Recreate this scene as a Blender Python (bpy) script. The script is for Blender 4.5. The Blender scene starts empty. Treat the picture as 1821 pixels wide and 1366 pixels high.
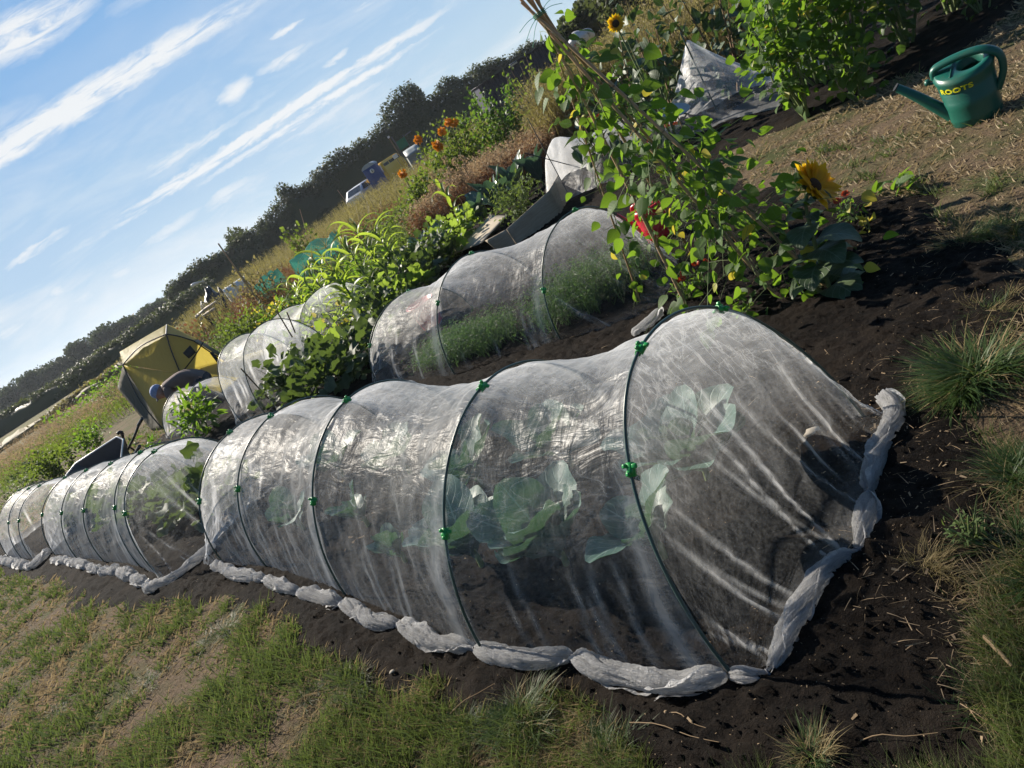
import bpy, bmesh, math, random
import numpy as np
from mathutils import Vector, Matrix
D = bpy.data
scene = bpy.context.scene
COL = scene.collection
rad = math.radians
PI = math.pi

# ------------------------------------------------------------------ camera
IMG_W, IMG_H, FPX = 1821.0, 1366.0, 1265.0
ROLL, PITCH, CAM_H = rad(32.6), rad(19.6), 1.6
_F = np.array([0, math.cos(PITCH), -math.sin(PITCH)])
_R = np.array([1.0, 0, 0]); _U = np.cross(_R, _F)
CR = _R*math.cos(ROLL) - _U*math.sin(ROLL)
CU = _U*math.cos(ROLL) + _R*math.sin(ROLL)
CAMP = np.array([0, 0, CAM_H])
def ray(x, y): return _F*FPX + CR*(x-IMG_W/2) - CU*(y-IMG_H/2)
def G(x, y, z=0.0):
    """survey a photo point that lies at height z"""
    d = ray(x, y); p = CAMP + d*((z-CAM_H)/d[2]); return p
def AT(x, y, Y):
    d = ray(x, y); return CAMP + d*(Y/d[1])
cam_d = D.cameras.new('camera'); cam = D.objects.new('camera', cam_d); COL.objects.link(cam)
cam_d.sensor_fit = 'HORIZONTAL'; cam_d.sensor_width = 36.0; cam_d.lens = 36.0*FPX/IMG_W
cam_d.clip_start = 0.05; cam_d.clip_end = 3000
m = Matrix(((CR[0], CU[0], -_F[0], 0), (CR[1], CU[1], -_F[1], 0), (CR[2], CU[2], -_F[2], CAM_H), (0, 0, 0, 1)))
cam.matrix_world = m
scene.camera = cam

# ------------------------------------------------------------------ light
SUN_AZ, SUN_EL = rad(128), rad(32)          # azimuth counter-clockwise from +X
sunv = Vector((math.cos(SUN_AZ)*math.cos(SUN_EL), math.sin(SUN_AZ)*math.cos(SUN_EL), math.sin(SUN_EL)))
sl = D.lights.new('sun', 'SUN'); sl.energy = 5.0; sl.angle = rad(0.53); sl.color = (1.0, 0.91, 0.78)
so = D.objects.new('sun', sl); COL.objects.link(so)
so.rotation_euler = sunv.to_track_quat('Z', 'Y').to_euler(); so.location = (0, 0, 30)
scene.view_settings.view_transform = 'Standard'; scene.view_settings.look = 'None'
scene.view_settings.exposure = 0.95; scene.view_settings.gamma = 1.0
scene.render.engine = 'CYCLES'
scene.cycles.transparent_max_bounces = 16
scene.cycles.max_bounces = 6; scene.cycles.diffuse_bounces = 2; scene.cycles.transmission_bounces = 4

# ------------------------------------------------------------------ sky with cirrus streaks
world = D.worlds.new('World'); scene.world = world; world.use_nodes = True
nt = world.node_tree; nt.nodes.clear()
def N(t, ty, **kw):
    n = t.nodes.new(ty)
    for k, v in kw.items():
        if k.startswith('i_'):
            n.inputs[int(k[2:])].default_value = v
        else: setattr(n, k, v)
    return n
def math_(t, op, a, b=None, c=None, clamp=False):
    n = t.nodes.new('ShaderNodeMath'); n.operation = op; n.use_clamp = clamp
    for i, v in enumerate((a, b, c)):
        if v is None: continue
        if isinstance(v, (int, float)): n.inputs[i].default_value = v
        else: t.links.new(v, n.inputs[i])
    return n.outputs[0]
def mixc(t, f, a, b, mode='MIX'):
    n = t.nodes.new('ShaderNodeMix'); n.data_type = 'RGBA'; n.blend_type = mode
    for i, v in ((0, f), (6, a), (7, b)):
        if isinstance(v, (int, float)): n.inputs[i].default_value = v
        elif isinstance(v, (tuple, list)): n.inputs[i].default_value = (*v[:3], 1)
        else: t.links.new(v, n.inputs[i])
    return n.outputs[2]
def ramp(t, f, stops, interp='LINEAR'):
    n = t.nodes.new('ShaderNodeValToRGB'); n.color_ramp.interpolation = interp
    els = n.color_ramp.elements
    while len(els) < len(stops): els.new(0.5)
    for e, (p, c) in zip(els, stops):
        e.position = p; e.color = (c, c, c, 1) if isinstance(c, (int, float)) else (*c, 1)
    t.links.new(f, n.inputs[0]); return n.outputs[0]
def noise(t, vec, scale, detail=4, rough=0.55, dist=0.0, dims='3D'):
    n = t.nodes.new('ShaderNodeTexNoise'); n.noise_dimensions = dims
    n.inputs['Scale'].default_value = scale; n.inputs['Detail'].default_value = detail
    n.inputs['Roughness'].default_value = rough; n.inputs['Distortion'].default_value = dist
    if vec is not None: t.links.new(vec, n.inputs['Vector'])
    return n.outputs[0]
def vmul(t, vec, s):
    n = t.nodes.new('ShaderNodeVectorMath'); n.operation = 'MULTIPLY'; t.links.new(vec, n.inputs[0]); n.inputs[1].default_value = s
    return n.outputs[0]

sky = N(nt, 'ShaderNodeTexSky'); sky.sky_type = 'NISHITA'; sky.sun_disc = False
sky.sun_elevation = SUN_EL; sky.sun_rotation = rad(90) - SUN_AZ
sky.altitude = 30; sky.air_density = 1.0; sky.dust_density = 0.15; sky.ozone_density = 1.6
tc = N(nt, 'ShaderNodeTexCoord'); sp = N(nt, 'ShaderNodeSeparateXYZ'); nt.links.new(tc.outputs['Generated'], sp.inputs[0])
X, Y, Z = sp.outputs
Yc = math_(nt, 'MAXIMUM', Y, 0.08)
u = math_(nt, 'DIVIDE', X, Yc); v = math_(nt, 'DIVIDE', Z, Yc)
cmb = N(nt, 'ShaderNodeCombineXYZ'); nt.links.new(u, cmb.inputs[0]); nt.links.new(v, cmb.inputs[1])
# ragged edges: warp the sheet a little
wn = nt.nodes.new('ShaderNodeTexNoise'); wn.inputs['Scale'].default_value = 16; wn.inputs['Detail'].default_value = 9; wn.inputs['Roughness'].default_value = .74
nt.links.new(vmul(nt, cmb.outputs[0], (1, 2.4, 1)), wn.inputs['Vector'])
wv = N(nt, 'ShaderNodeVectorMath', operation='MULTIPLY_ADD'); nt.links.new(wn.outputs['Color'], wv.inputs[0])
wv.inputs[1].default_value = (.05, .024, 0); nt.links.new(cmb.outputs[0], wv.inputs[2])
wo = N(nt, 'ShaderNodeVectorMath', operation='SUBTRACT'); nt.links.new(wv.outputs[0], wo.inputs[0]); wo.inputs[1].default_value = (.025, .012, 0)
P2 = wo.outputs[0]
def gn(px_, py_):
    d = ray(px_, py_); return np.array([d[0]/d[1], d[2]/d[1]])
def streak(a, b, w, amt):
    A_, B_ = gn(*a), gn(*b); t_ = B_-A_; L = np.linalg.norm(t_); t_ = t_/L; n_ = np.array([-t_[1], t_[0]])
    s = N(nt, 'ShaderNodeVectorMath', operation='SUBTRACT'); nt.links.new(P2, s.inputs[0]); s.inputs[1].default_value = (A_[0], A_[1], 0)
    d1 = N(nt, 'ShaderNodeVectorMath', operation='DOT_PRODUCT'); nt.links.new(s.outputs[0], d1.inputs[0]); d1.inputs[1].default_value = (t_[0]/L, t_[1]/L, 0)
    d2 = N(nt, 'ShaderNodeVectorMath', operation='DOT_PRODUCT'); nt.links.new(s.outputs[0], d2.inputs[0])
    ww = w/FPX*1.6; d2.inputs[1].default_value = (n_[0]/ww, n_[1]/ww, 0)
    tt = d1.outputs['Value']; dd = d2.outputs['Value']
    q = math_(nt, 'MULTIPLY', math_(nt, 'MULTIPLY', tt, math_(nt, 'SUBTRACT', 1.0, tt)), 4.0)
    k = math_(nt, 'SUBTRACT', q, math_(nt, 'MULTIPLY', dd, dd))
    return math_(nt, 'MULTIPLY', math_(nt, 'MAXIMUM', k, 0.0), amt)
STREAKS = [((-220, 395), (520, -40), 15, 1.25), ((-120, 150), (190, -25), 22, 1.1), ((-90, 330), (110, 215), 13, 1.5), ((-60, 262), (120, 205), 30, .35),
    ((160, 156), (400, 42), 7, .9), ((85, 476), (860, -28), 6.5, 1.5), ((330, 345), (790, 45), 4.5, 1.2), ((480, 270), (700, 132), 4, .6),
    ((238, 332), (432, 208), 5, .8), ((235, 318), (380, 235), 4, .6), ((388, 188), (450, 138), 9, 1.0), ((452, 136), (570, 70), 6, .8),
    ((474, 70), (545, 32), 4, .9), ((566, 124), (626, 88), 2.6, .8), ((5, 482), (130, 402), 5, .9), ((-8, 606), (44, 568), 8, .7),
    ((82, 526), (120, 508), 6, .7), ((186, 498), (236, 474), 6, .55), ((360, 378), (450, 308), 6, .7), ((570, 246), (670, 176), 6, .45),
    ((242, 446), (362, 368), 6, .6), ((126, 546), (170, 514), 6, .55), ((612, 32), (672, -6), 4, .6), ((300, 300), (520, 140), 3, .3),
    ((400, 350), (480, 310), 9, .4), ((180, 30), (300, -30), 6, .3)]
acc = None
for a, b, w, amt in STREAKS:
    k = streak(a, b, w, amt)
    acc = k if acc is None else math_(nt, 'MAXIMUM', acc, k)
fib = noise(nt, vmul(nt, cmb.outputs[0], (12, 80, 1)), 1.0, 9, .66, .9)
acc = math_(nt, 'MULTIPLY', acc, math_(nt, 'MULTIPLY_ADD', fib, 4.6, -1.45, clamp=True), clamp=True)
# low soft banks near the horizon and faint veils above
ln_ = noise(nt, vmul(nt, cmb.outputs[0], (4.5, 17, 1)), 1.0, 7, .6, .4)
band = math_(nt, 'MULTIPLY', math_(nt, 'MULTIPLY_ADD', v, -3.6, 1.12, clamp=True), 1.0)
low = math_(nt, 'MULTIPLY', ramp(nt, ln_, [(.47, 0), (.72, .75)]), band)
veil = math_(nt, 'MULTIPLY', ramp(nt, noise(nt, vmul(nt, cmb.outputs[0], (1.3, 7, 1)), 1.0, 4, .5), [(.45, 0), (.8, .3)]), 1.0)
acc = math_(nt, 'MAXIMUM', acc, low); acc = math_(nt, 'ADD', acc, veil, clamp=True)
up = math_(nt, 'MULTIPLY', math_(nt, 'MULTIPLY_ADD', Z, 30.0, 0.2, clamp=True), math_(nt, 'MULTIPLY_ADD', Y, 8.0, -.8, clamp=True))
acc = math_(nt, 'MULTIPLY', acc, up)
hz = math_(nt, 'MULTIPLY_ADD', v, -2.6, .62, clamp=True)          # milky air close to the horizon
SKYK = 0.075
SKYK = .05; K_ = .5176/SKYK          # exposure is raised, so the sky is dimmed to match
def sc(*c): return tuple(q*K_ for q in c)
nish = N(nt, 'ShaderNodeVectorMath', operation='MINIMUM'); nt.links.new(sky.outputs[0], nish.inputs[0]); nish.inputs[1].default_value = sc(.62, .74, .86)
el = math_(nt, 'MULTIPLY', Z, 1.0)
grad = mixc(nt, ramp(nt, el, [(0, 0), (.10, .35), (.28, .75), (.5, 1)]), sc(.56, .73, .86), sc(.135, .385, .78))
grad = mixc(nt, ramp(nt, el, [(.5, 0), (.8, 1)]), grad, sc(.045, .13, .34))
skyc = mixc(nt, .86, nish.outputs[0], grad)
skyc = mixc(nt, acc, skyc, sc(.86, .89, .92))
away = math_(nt, 'MULTIPLY_ADD', Y, 1.1, .62, clamp=True)          # the half of the sky away from the sun is darker
skyc = mixc(nt, away, mixc(nt, 1.0, skyc, (.42, .42, .42), 'MULTIPLY'), skyc)
bg = N(nt, 'ShaderNodeBackground'); bg.inputs[1].default_value = SKYK; nt.links.new(skyc, bg.inputs[0])
wout = N(nt, 'ShaderNodeOutputWorld'); nt.links.new(bg.outputs[0], wout.inputs[0])
world.cycles.sampling_method = 'MANUAL'; world.cycles.sample_map_resolution = 512

# ------------------------------------------------------------------ helpers
RNG = np.random.default_rng(7)
def vnoise(x, y, seed=0):
    x = np.asarray(x, float); y = np.asarray(y, float)
    xi = np.floor(x).astype(np.int64); yi = np.floor(y).astype(np.int64); xf = x-xi; yf = y-yi
    def h(a, b):
        n = (a*374761393 + b*668265263 + seed*1442695041) & 0xffffffff
        n = ((n ^ (n >> 13))*1274126177) & 0xffffffff
        return ((n ^ (n >> 16)) & 0xffff)/65535.0
    s = xf*xf*(3-2*xf); t = yf*yf*(3-2*yf)
    a = h(xi, yi)*(1-s)+h(xi+1, yi)*s; b = h(xi, yi+1)*(1-s)+h(xi+1, yi+1)*s
    return (a*(1-t)+b*t)*2-1
def fbm(x, y, oct=4, seed=0, g=.5):
    r = 0; a = 1; n = 0
    for i in range(oct):
        r = r+a*vnoise(x*2**i, y*2**i, seed+i*17); n += a; a *= g
    return r/n
def norm(v): return v/np.maximum(np.linalg.norm(v, axis=-1, keepdims=True), 1e-9)

ORG = {}
def tag(o, label=None, cat=None, group=None, kind=None):
    if label: o['label'] = label
    if cat: o['category'] = cat
    if group: o['group'] = group
    if kind: o['kind'] = kind
    return o
def thing(name, label, cat, loc, group=None):
    o = D.objects.new(name, None); COL.objects.link(o); o.location = tuple(map(float, loc)); o.empty_display_size = .1
    ORG[o.name] = np.array(loc, float); return tag(o, label, cat, group)
class MB:
    """collects geometry (world coordinates) and links it as ONE mesh object"""
    def __init__(s): s.V = []; s.Q = []; s.T = []; s.L = []; s.M = []; s.n = 0; s.mi = 0
    def add(s, V, F, luv=None):
        V = np.asarray(V, float).reshape(-1, 3); F = np.asarray(F, np.int64)
        s.V.append(V); s.L.append(np.zeros((len(V), 3)) if luv is None else np.broadcast_to(np.asarray(luv, float), (len(V), 3)))
        (s.Q if F.shape[1] == 4 else s.T).append(F+s.n); s.n += len(V); return s
    def build(s, name, mat, parent=None, smooth=True, origin=None):
        V = np.concatenate(s.V); L = np.concatenate(s.L)
        q = np.concatenate(s.Q) if s.Q else np.zeros((0, 4), int); t = np.concatenate(s.T) if s.T else np.zeros((0, 3), int)
        org = np.zeros(3)
        if parent is not None: org = ORG[parent.name]
        elif origin is not None: org = np.array(origin, float)
        V = V-org
        me = D.meshes.new(name); me.vertices.add(len(V)); me.vertices.foreach_set('co', V.astype(np.float32).ravel())
        nl = q.size+t.size; me.loops.add(nl); me.loops.foreach_set('vertex_index', np.concatenate([q.ravel(), t.ravel()]).astype(np.int32))
        me.polygons.add(len(q)+len(t))
        st = np.concatenate([np.arange(len(q))*4, q.size+np.arange(len(t))*3]).astype(np.int32)
        me.polygons.foreach_set('loop_start', st)
        try: me.polygons.foreach_set('loop_total', np.concatenate([np.full(len(q), 4), np.full(len(t), 3)]).astype(np.int32))
        except Exception: pass
        me.update(calc_edges=True); me.validate()
        me.polygons.foreach_set('use_smooth', np.full(len(me.polygons), smooth))
        a = me.attributes.new('luv', 'FLOAT_VECTOR', 'POINT'); a.data.foreach_set('vector', L.astype(np.float32).ravel())
        me.materials.append(mat)
        o = D.objects.new(name, me); COL.objects.link(o)
        if parent is not None: o.parent = parent; ORG[o.name] = org
        elif origin is not None: o.location = tuple(org); ORG[o.name] = org
        else: ORG[o.name] = org
        return o
def grid_faces(nu, nv, wrap=False):
    i = np.arange(nu-1)[:, None]; j = np.arange(nv if wrap else nv-1)[None]
    a = i*nv+j; b = i*nv+(j+1) % nv; return np.stack([a, b, b+nv, a+nv], -1).reshape(-1, 4)
def tube(mb, pts, r, ns=8, cap=True, luv=None, rfun=None, squash=None):
    P = np.asarray(pts, float); n = len(P); r = np.broadcast_to(np.asarray(r, float), (n,)).copy()
    T = norm(np.gradient(P, axis=0)); ref = np.array([0, 0, 1.0]) if abs(T[0][2]) < .9 else np.array([1.0, 0, 0])
    S = norm(np.cross(T, ref)); bad = np.linalg.norm(np.cross(T, ref), axis=1) < .05
    for i in range(1, n):
        s = S[i-1]-T[i]*(S[i-1]@T[i]); S[i] = s/max(np.linalg.norm(s), 1e-9)
    B = np.cross(S, T); a = np.arange(ns)*2*PI/ns
    R = r[:, None]*np.ones((1, ns))
    if rfun is not None: R = R*rfun(np.linspace(0, 1, n)[:, None], a[None])
    V = P[:, None]+(S[:, None]*np.cos(a)[None, :, None]+B[:, None]*np.sin(a)[None, :, None])*R[..., None]
    V = V.reshape(-1, 3); F = grid_faces(n, ns, True)
    if luv is None:
        l = np.zeros((n, ns, 3)); l[..., 0] = np.linspace(0, 1, n)[:, None]; l[..., 1] = (a/(2*PI))[None]; l = l.reshape(-1, 3)
    else: l = np.broadcast_to(luv, (n*ns, 3))
    mb.add(V, F, l)
    if cap:
        for e, k in ((0, 0), (n-1, (n-1)*ns)):
            c = np.vstack([V[k:k+ns], P[e]]); idx = np.arange(ns); f = np.stack([idx, (idx+1) % ns, np.full(ns, ns)], 1)
            mb.add(c, f if e else f[:, ::-1], l[:1])
    return mb
def catmull(P, n):
    P = np.asarray(P, float); d = np.r_[0, np.cumsum(np.linalg.norm(np.diff(P, axis=0), axis=1))]; t = np.linspace(0, d[-1], n)
    i = np.clip(np.searchsorted(d, t, side='right')-1, 0, len(P)-2); f = ((t-d[i])/np.maximum(d[i+1]-d[i], 1e-9))[:, None]
    p0 = P[np.maximum(i-1, 0)]; p1 = P[i]; p2 = P[i+1]; p3 = P[np.minimum(i+2, len(P)-1)]
    return .5*((2*p1)+(-p0+p2)*f+(2*p0-5*p1+4*p2-p3)*f**2+(-p0+3*p1-3*p2+p3)*f**3)
def box(mb, c, s, rz=0, bev=0.0, M=None, luv=None):
    bm = bmesh.new(); bmesh.ops.create_cube(bm, size=1); bmesh.ops.scale(bm, vec=s, verts=bm.verts)
    if bev: bmesh.ops.bevel(bm, geom=bm.edges[:], offset=bev, segments=2, affect='EDGES', profile=.5)
    T = Matrix.Translation(c) @ Matrix.Rotation(rz, 4, 'Z')
    if M is not None: T = M @ T
    bmesh.ops.transform(bm, matrix=T, verts=bm.verts); from_bm(mb, bm, luv); return mb
def from_bm(mb, bm, luv=None):
    bmesh.ops.triangulate(bm, faces=[f for f in bm.faces if len(f.verts) > 4])
    bm.verts.index_update(); V = np.array([v.co for v in bm.verts])
    q = [[v.index for v in f.verts] for f in bm.faces if len(f.verts) == 4]; t = [[v.index for v in f.verts] for f in bm.faces if len(f.verts) == 3]
    L = np.zeros((len(V), 3)) if luv is None else np.broadcast_to(luv, (len(V), 3))
    mb.V.append(V); mb.L.append(L)
    if q: mb.Q.append(np.array(q)+mb.n)
    if t: mb.T.append(np.array(t)+mb.n)
    mb.n += len(V); bm.free()
def lathe(mb, prof, c=(0, 0, 0), ns=24, sx=1, sy=1, rz=0, tilt=None):
    a = np.arange(ns)*2*PI/ns; V = []
    for r, z in prof: V.append(np.stack([r*np.cos(a)*sx, r*np.sin(a)*sy, np.full(ns, z)], 1))
    V = np.concatenate(V); cz, s_ = math.cos(rz), math.sin(rz)
    V = np.stack([V[:, 0]*cz-V[:, 1]*s_, V[:, 0]*s_+V[:, 1]*cz, V[:, 2]], 1)+np.array(c)
    mb.add(V, grid_faces(len(prof), ns, True)); return mb

# leaf templates: x across, y along, z up (unit length)
def T_ovate(w=.42, droop=.35, fold=.12, rows=6, pet=.0):
    t = np.linspace(0, 1, rows); W = w*np.sin(PI*np.clip(t, 0, 1)**.72)**.8*(1-t*.25); W[0] = .05; W[-1] = .0
    V = []
    for ti, wi in zip(t, W):
        for k in (-1, 0, 1): V.append((k*wi, pet+ti, fold*abs(k)*wi*2-droop*ti*ti))
    return np.array(V), grid_faces(rows, 3)
def T_fan(n=16, lobes=5, depth=.16, cup=.12, seed=1):
    r_ = np.random.default_rng(seed); a = np.linspace(.2, 2*PI-.2, n)-PI/2; R = .5+depth*np.cos(lobes*(a+PI/2))*.6+r_.normal(0, .02, n)
    V = [(0, .0, 0)]+[(math.cos(x)*q, .35+math.sin(x)*q, cup*math.sin(x*3)+cup*.8*q) for x, q in zip(a, R)]
    V[0] = (0, .2, -.03); F = [[0, i+1, i+2] for i in range(n-1)]; return np.array(V), np.array(F)
def T_blade(rows=4, w=.035, droop=.5):
    t = np.linspace(0, 1, rows); W = w*(1-t**1.6); V = []
    for ti, wi in zip(t, W):
        for k in (-1, 1): V.append((k*wi, ti, -droop*ti*ti))
    return np.array(V), grid_faces(rows, 2)
def T_quad(): return np.array([(-.5, 0, 0), (.5, 0, 0), (.35, 1, -.15), (-.35, 1, -.15)]), np.array([[0, 1, 2, 3]])
def place(mb, T, P, fwd, up, size, rnd=None, sx=1.0):
    V, F = T; n = len(P); fwd = norm(fwd); side = norm(np.cross(fwd, up)+1e-6); nrm = np.cross(side, fwd)
    size = np.broadcast_to(size, (n,)); rnd = RNG.random(n) if rnd is None else rnd
    W = P[:, None]+size[:, None, None]*(side[:, None]*V[None, :, :1]*sx+fwd[:, None]*V[None, :, 1:2]+nrm[:, None]*V[None, :, 2:3])
    k = len(V); Ff = (F[None]+(np.arange(n)*k)[:, None, None]).reshape(-1, F.shape[1])
    L = np.zeros((n, k, 3)); L[..., 0] = V[None, :, 0]; L[..., 1] = V[None, :, 1]; L[..., 2] = rnd[:, None]
    mb.add(W.reshape(-1, 3), Ff, L.reshape(-1, 3))
def rdir(n, up=.3, rng=None):
    r = rng or RNG; d = r.normal(size=(n, 3)); d[:, 2] = d[:, 2]*.6+up; return norm(d)
def long_leaf(mb, base, az, el0, el1, L, Wf, cup=.1, ruf=.0, twist=0., ns=9, nw=5, rnd=.5, seed=0, wav=6.):
    s = np.linspace(0, 1, ns); el = el0+(el1-el0)*s**1.2; d = L/(ns-1)
    T = np.stack([np.cos(el)*math.cos(az), np.cos(el)*math.sin(az), np.sin(el)], 1)
    C = np.array(base)+np.vstack([[0, 0, 0], np.cumsum(T[:-1]*d, axis=0)])
    side = np.array([-math.sin(az), math.cos(az), 0])[None]*np.ones((ns, 1)); nr = np.cross(T, side)*-1; nr = np.where(nr[:, 2:3] < 0, nr, nr)
    nr = np.cross(side, T)*-1
    tw = twist*s[:, None]; sd = side*np.cos(tw)+nr*np.sin(tw); nn = np.cross(T, sd)
    w = np.linspace(-1, 1, nw); W = np.array([Wf(x) for x in s])
    ph = seed*1.7
    V = C[:, None]+sd[:, None]*(w[None, :, None]*W[:, None, None])+nn[:, None]*((cup*W[:, None]*w[None]**2+ruf*W[:, None]*np.abs(w[None])**1.5*np.sin(wav*s[:, None]*2*PI+ph+(w[None] > 0)*2.1))[..., None])
    l = np.zeros((ns, nw, 3)); l[..., 0] = w[None]; l[..., 1] = s[:, None]; l[..., 2] = rnd
    mb.add(V.reshape(-1, 3), grid_faces(ns, nw), l.reshape(-1, 3)); return C

# ------------------------------------------------------------------ materials
def mat(name): m_ = D.materials.new(name); m_.use_nodes = True; m_.node_tree.nodes.clear(); return m_, m_.node_tree
def out(t, s): o = N(t, 'ShaderNodeOutputMaterial'); t.links.new(s, o.inputs[0])
def bump(t, h, dist=.01, st=1.0):
    n = N(t, 'ShaderNodeBump'); n.inputs['Strength'].default_value = st; n.inputs['Distance'].default_value = dist; t.links.new(h, n.inputs['Height']); return n.outputs[0]
def princ(t, col, rough=.6, spec=.5, nrm=None, metal=0.):
    n = N(t, 'ShaderNodeBsdfPrincipled')
    if isinstance(col, (tuple, list)): n.inputs['Base Color'].default_value = (*col[:3], 1)
    else: t.links.new(col, n.inputs['Base Color'])
    if isinstance(rough, (int, float)): n.inputs['Roughness'].default_value = rough
    else: t.links.new(rough, n.inputs['Roughness'])
    n.inputs['Specular IOR Level'].default_value = spec; n.inputs['Metallic'].default_value = metal
    if nrm is not None: t.links.new(nrm, n.inputs['Normal'])
    return n.outputs[0]
def mixs(t, f, a, b):
    n = N(t, 'ShaderNodeMixShader')
    if isinstance(f, (int, float)): n.inputs[0].default_value = f
    else: t.links.new(f, n.inputs[0])
    t.links.new(a, n.inputs[1]); t.links.new(b, n.inputs[2]); return n.outputs[0]
def objc(t): return N(t, 'ShaderNodeTexCoord').outputs['Object']
def geo(t): return N(t, 'ShaderNodeNewGeometry').outputs['Position']
def luv(t):
    a = N(t, 'ShaderNodeAttribute', attribute_name='luv'); s = N(t, 'ShaderNodeSeparateXYZ'); t.links.new(a.outputs['Vector'], s.inputs[0]); return s.outputs
def leafmat(name, c1, c2, tr, trk=.4, rough=.5, veins=0., back=None, spec=.4, nscale=30.):
    m_, t = mat(name); x, y, r = luv(t)
    c = mixc(t, r, c1, c2)
    nz = noise(t, geo(t), nscale, 3, .6); c = mixc(t, ramp(t, nz, [(.35, .0), (.75, .5)]), c, tuple(k*.55 for k in c1))
    nr = None
    if veins:
        ax = math_(t, 'ABSOLUTE', x)
        mid = math_(t, 'LESS_THAN', ax, .035)
        sv = math_(t, 'SINE', math_(t, 'MULTIPLY', math_(t, 'SUBTRACT', y, math_(t, 'MULTIPLY', ax, .33)), 44.0))
        sv = ramp(t, sv, [(.86, 0), (1., 1)]); vm = math_(t, 'MAXIMUM', mid, math_(t, 'MULTIPLY', sv, .55))
        c = mixc(t, math_(t, 'MULTIPLY', vm, veins), c, tuple(min(1, k*1.6+.12) for k in c1)); nr = bump(t, vm, .004, .6)
    if back: c = mixc(t, N(t, 'ShaderNodeNewGeometry').outputs['Backfacing'], c, back)
    s1 = princ(t, c, rough, spec, nr)
    tl = N(t, 'ShaderNodeBsdfTranslucent'); t.links.new(mixc(t, r, tr, tuple(k*.75 for k in tr)), tl.inputs[0])
    out(t, mixs(t, trk, s1, tl.outputs[0])); return m_
def plain(name, col, rough=.5, spec=.4, var=.15, nscale=12., bd=0., metal=0., dirt=None, dsc=6.):
    m_, t = mat(name); nz = noise(t, objc(t), nscale, 5, .6)
    c = mixc(t, ramp(t, nz, [(.3, 0), (.75, 1)]), tuple(k*(1-var) for k in col), tuple(min(1, k*(1+var)) for k in col))
    if dirt: c = mixc(t, ramp(t, noise(t, objc(t), dsc, 6, .65), [(.52, 0), (.7, .8)]), c, dirt)
    out(t, princ(t, c, rough, spec, bump(t, nz, bd, .7) if bd else None, metal)); return m_

MT = {}
def L_(k, *a, **kw): MT[k] = leafmat(k, *a, **kw)
L_('grass_green', (.045, .072, .020), (.15, .17, .07), (.16, .22, .05), .33, .38, spec=.6)
L_('tussock_green', (.035, .07, .018), (.07, .115, .03), (.14, .22, .04), .35, .5, spec=.3)
L_('grass_dry', (.20, .145, .085), (.50, .41, .27), (.42, .32, .17), .3, .6)
L_('bean', (.05, .10, .02), (.08, .15, .03), (.24, .42, .03), .42, .58, veins=.25, spec=.3)
L_('bean_dark', (.035, .075, .02), (.06, .10, .03), (.16, .30, .03), .4, .45, veins=.2)
L_('yellowing', (.35, .36, .06), (.5, .4, .06), (.65, .55, .06), .45, .5)
L_('sunleaf', (.05, .085, .035), (.075, .11, .05), (.10, .18, .03), .22, .5, veins=.5)
L_('cabbage', (.055, .115, .09), (.105, .18, .155), (.09, .20, .07), .2, .5, veins=.9, spec=.45)
L_('cavolo', (.06, .11, .10), (.12, .17, .17), (.10, .20, .08), .2, .4, veins=.5, spec=.6)
L_('squash', (.05, .08, .04), (.10, .135, .075), (.15, .23, .04), .28, .6, spec=.35)
L_('squash_bright', (.07, .12, .03), (.12, .18, .06), (.35, .50, .06), .45, .45)
L_('maize', (.09, .15, .03), (.15, .22, .05), (.45, .60, .06), .5, .42)
L_('carrot', (.05, .095, .03), (.10, .15, .055), (.13, .24, .06), .35, .6)
L_('shrub', (.05, .085, .02), (.10, .14, .04), (.24, .34, .04), .38, .65, spec=.2)
L_('hedge', (.045, .062, .022), (.105, .12, .045), (.11, .14, .04), .32, .65)
L_('hedge_light', (.06, .08, .025), (.09, .11, .04), (.15, .19, .04), .3, .6)
L_('far_tree', (.045, .062, .035), (.065, .085, .045), (.08, .11, .04), .25, .7)
L_('straw', (.34, .24, .14), (.46, .34, .21), (.5, .36, .2), .3, .8)
L_('dock', (.16, .07, .04), (.28, .14, .07), (.3, .14, .06), .25, .8)
L_('tallgrass', (.20, .16, .06), (.30, .22, .11), (.36, .32, .1), .35, .7)
L_('herb', (.07, .115, .035), (.13, .18, .06), (.22, .31, .06), .32, .65, spec=.2)
L_('petal', (.85, .50, .01), (.9, .45, .01), (1.0, .66, .02), .5, .5)
L_('petal_orange', (.85, .34, .02), (.9, .42, .02), (.8, .35, .02), .25, .6)
L_('petal_red', (.55, .05, .02), (.65, .12, .02), (.7, .1, .02), .3, .5)
L_('petal_white', (.8, .8, .78), (.7, .7, .7), (.7, .7, .7), .3, .5)
MT['stem'] = plain('green_stem', (.13, .17, .06), .6); MT['stem_brown'] = plain('brown_stem', (.20, .13, .07), .8)
MT['disk'] = plain('seed_disk', (.06, .035, .02), .9, .2, .4, 150, .01)
MT['wood'] = plain('trunk_bark', (.07, .05, .035), .9)
MT['clip'] = plain('green_clip_plastic', (.015, .26, .05), .35, .5, .1)
MT['hoop'] = plain('dark_green_hoop', (.04, .075, .065), .35, .5, .2)
MT['black'] = plain('black_plastic', (.012, .012, .014), .45, .5, .2)
MT['white_pl'] = plain('white_plastic', (.68, .69, .70), .45, .4, .06)
MT['red_pl'] = plain('red_plastic', (.50, .015, .03), .32, .5, .08)
MT['teal_string'] = plain('teal_twine', (.03, .28, .17), .7)
MT['hoop_grey'] = plain('wire_tie', (.10, .10, .11), .4, .5, .1)
MT['gold'] = plain('stone', (.36, .32, .26), .9, .2, .2, 8)

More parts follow.
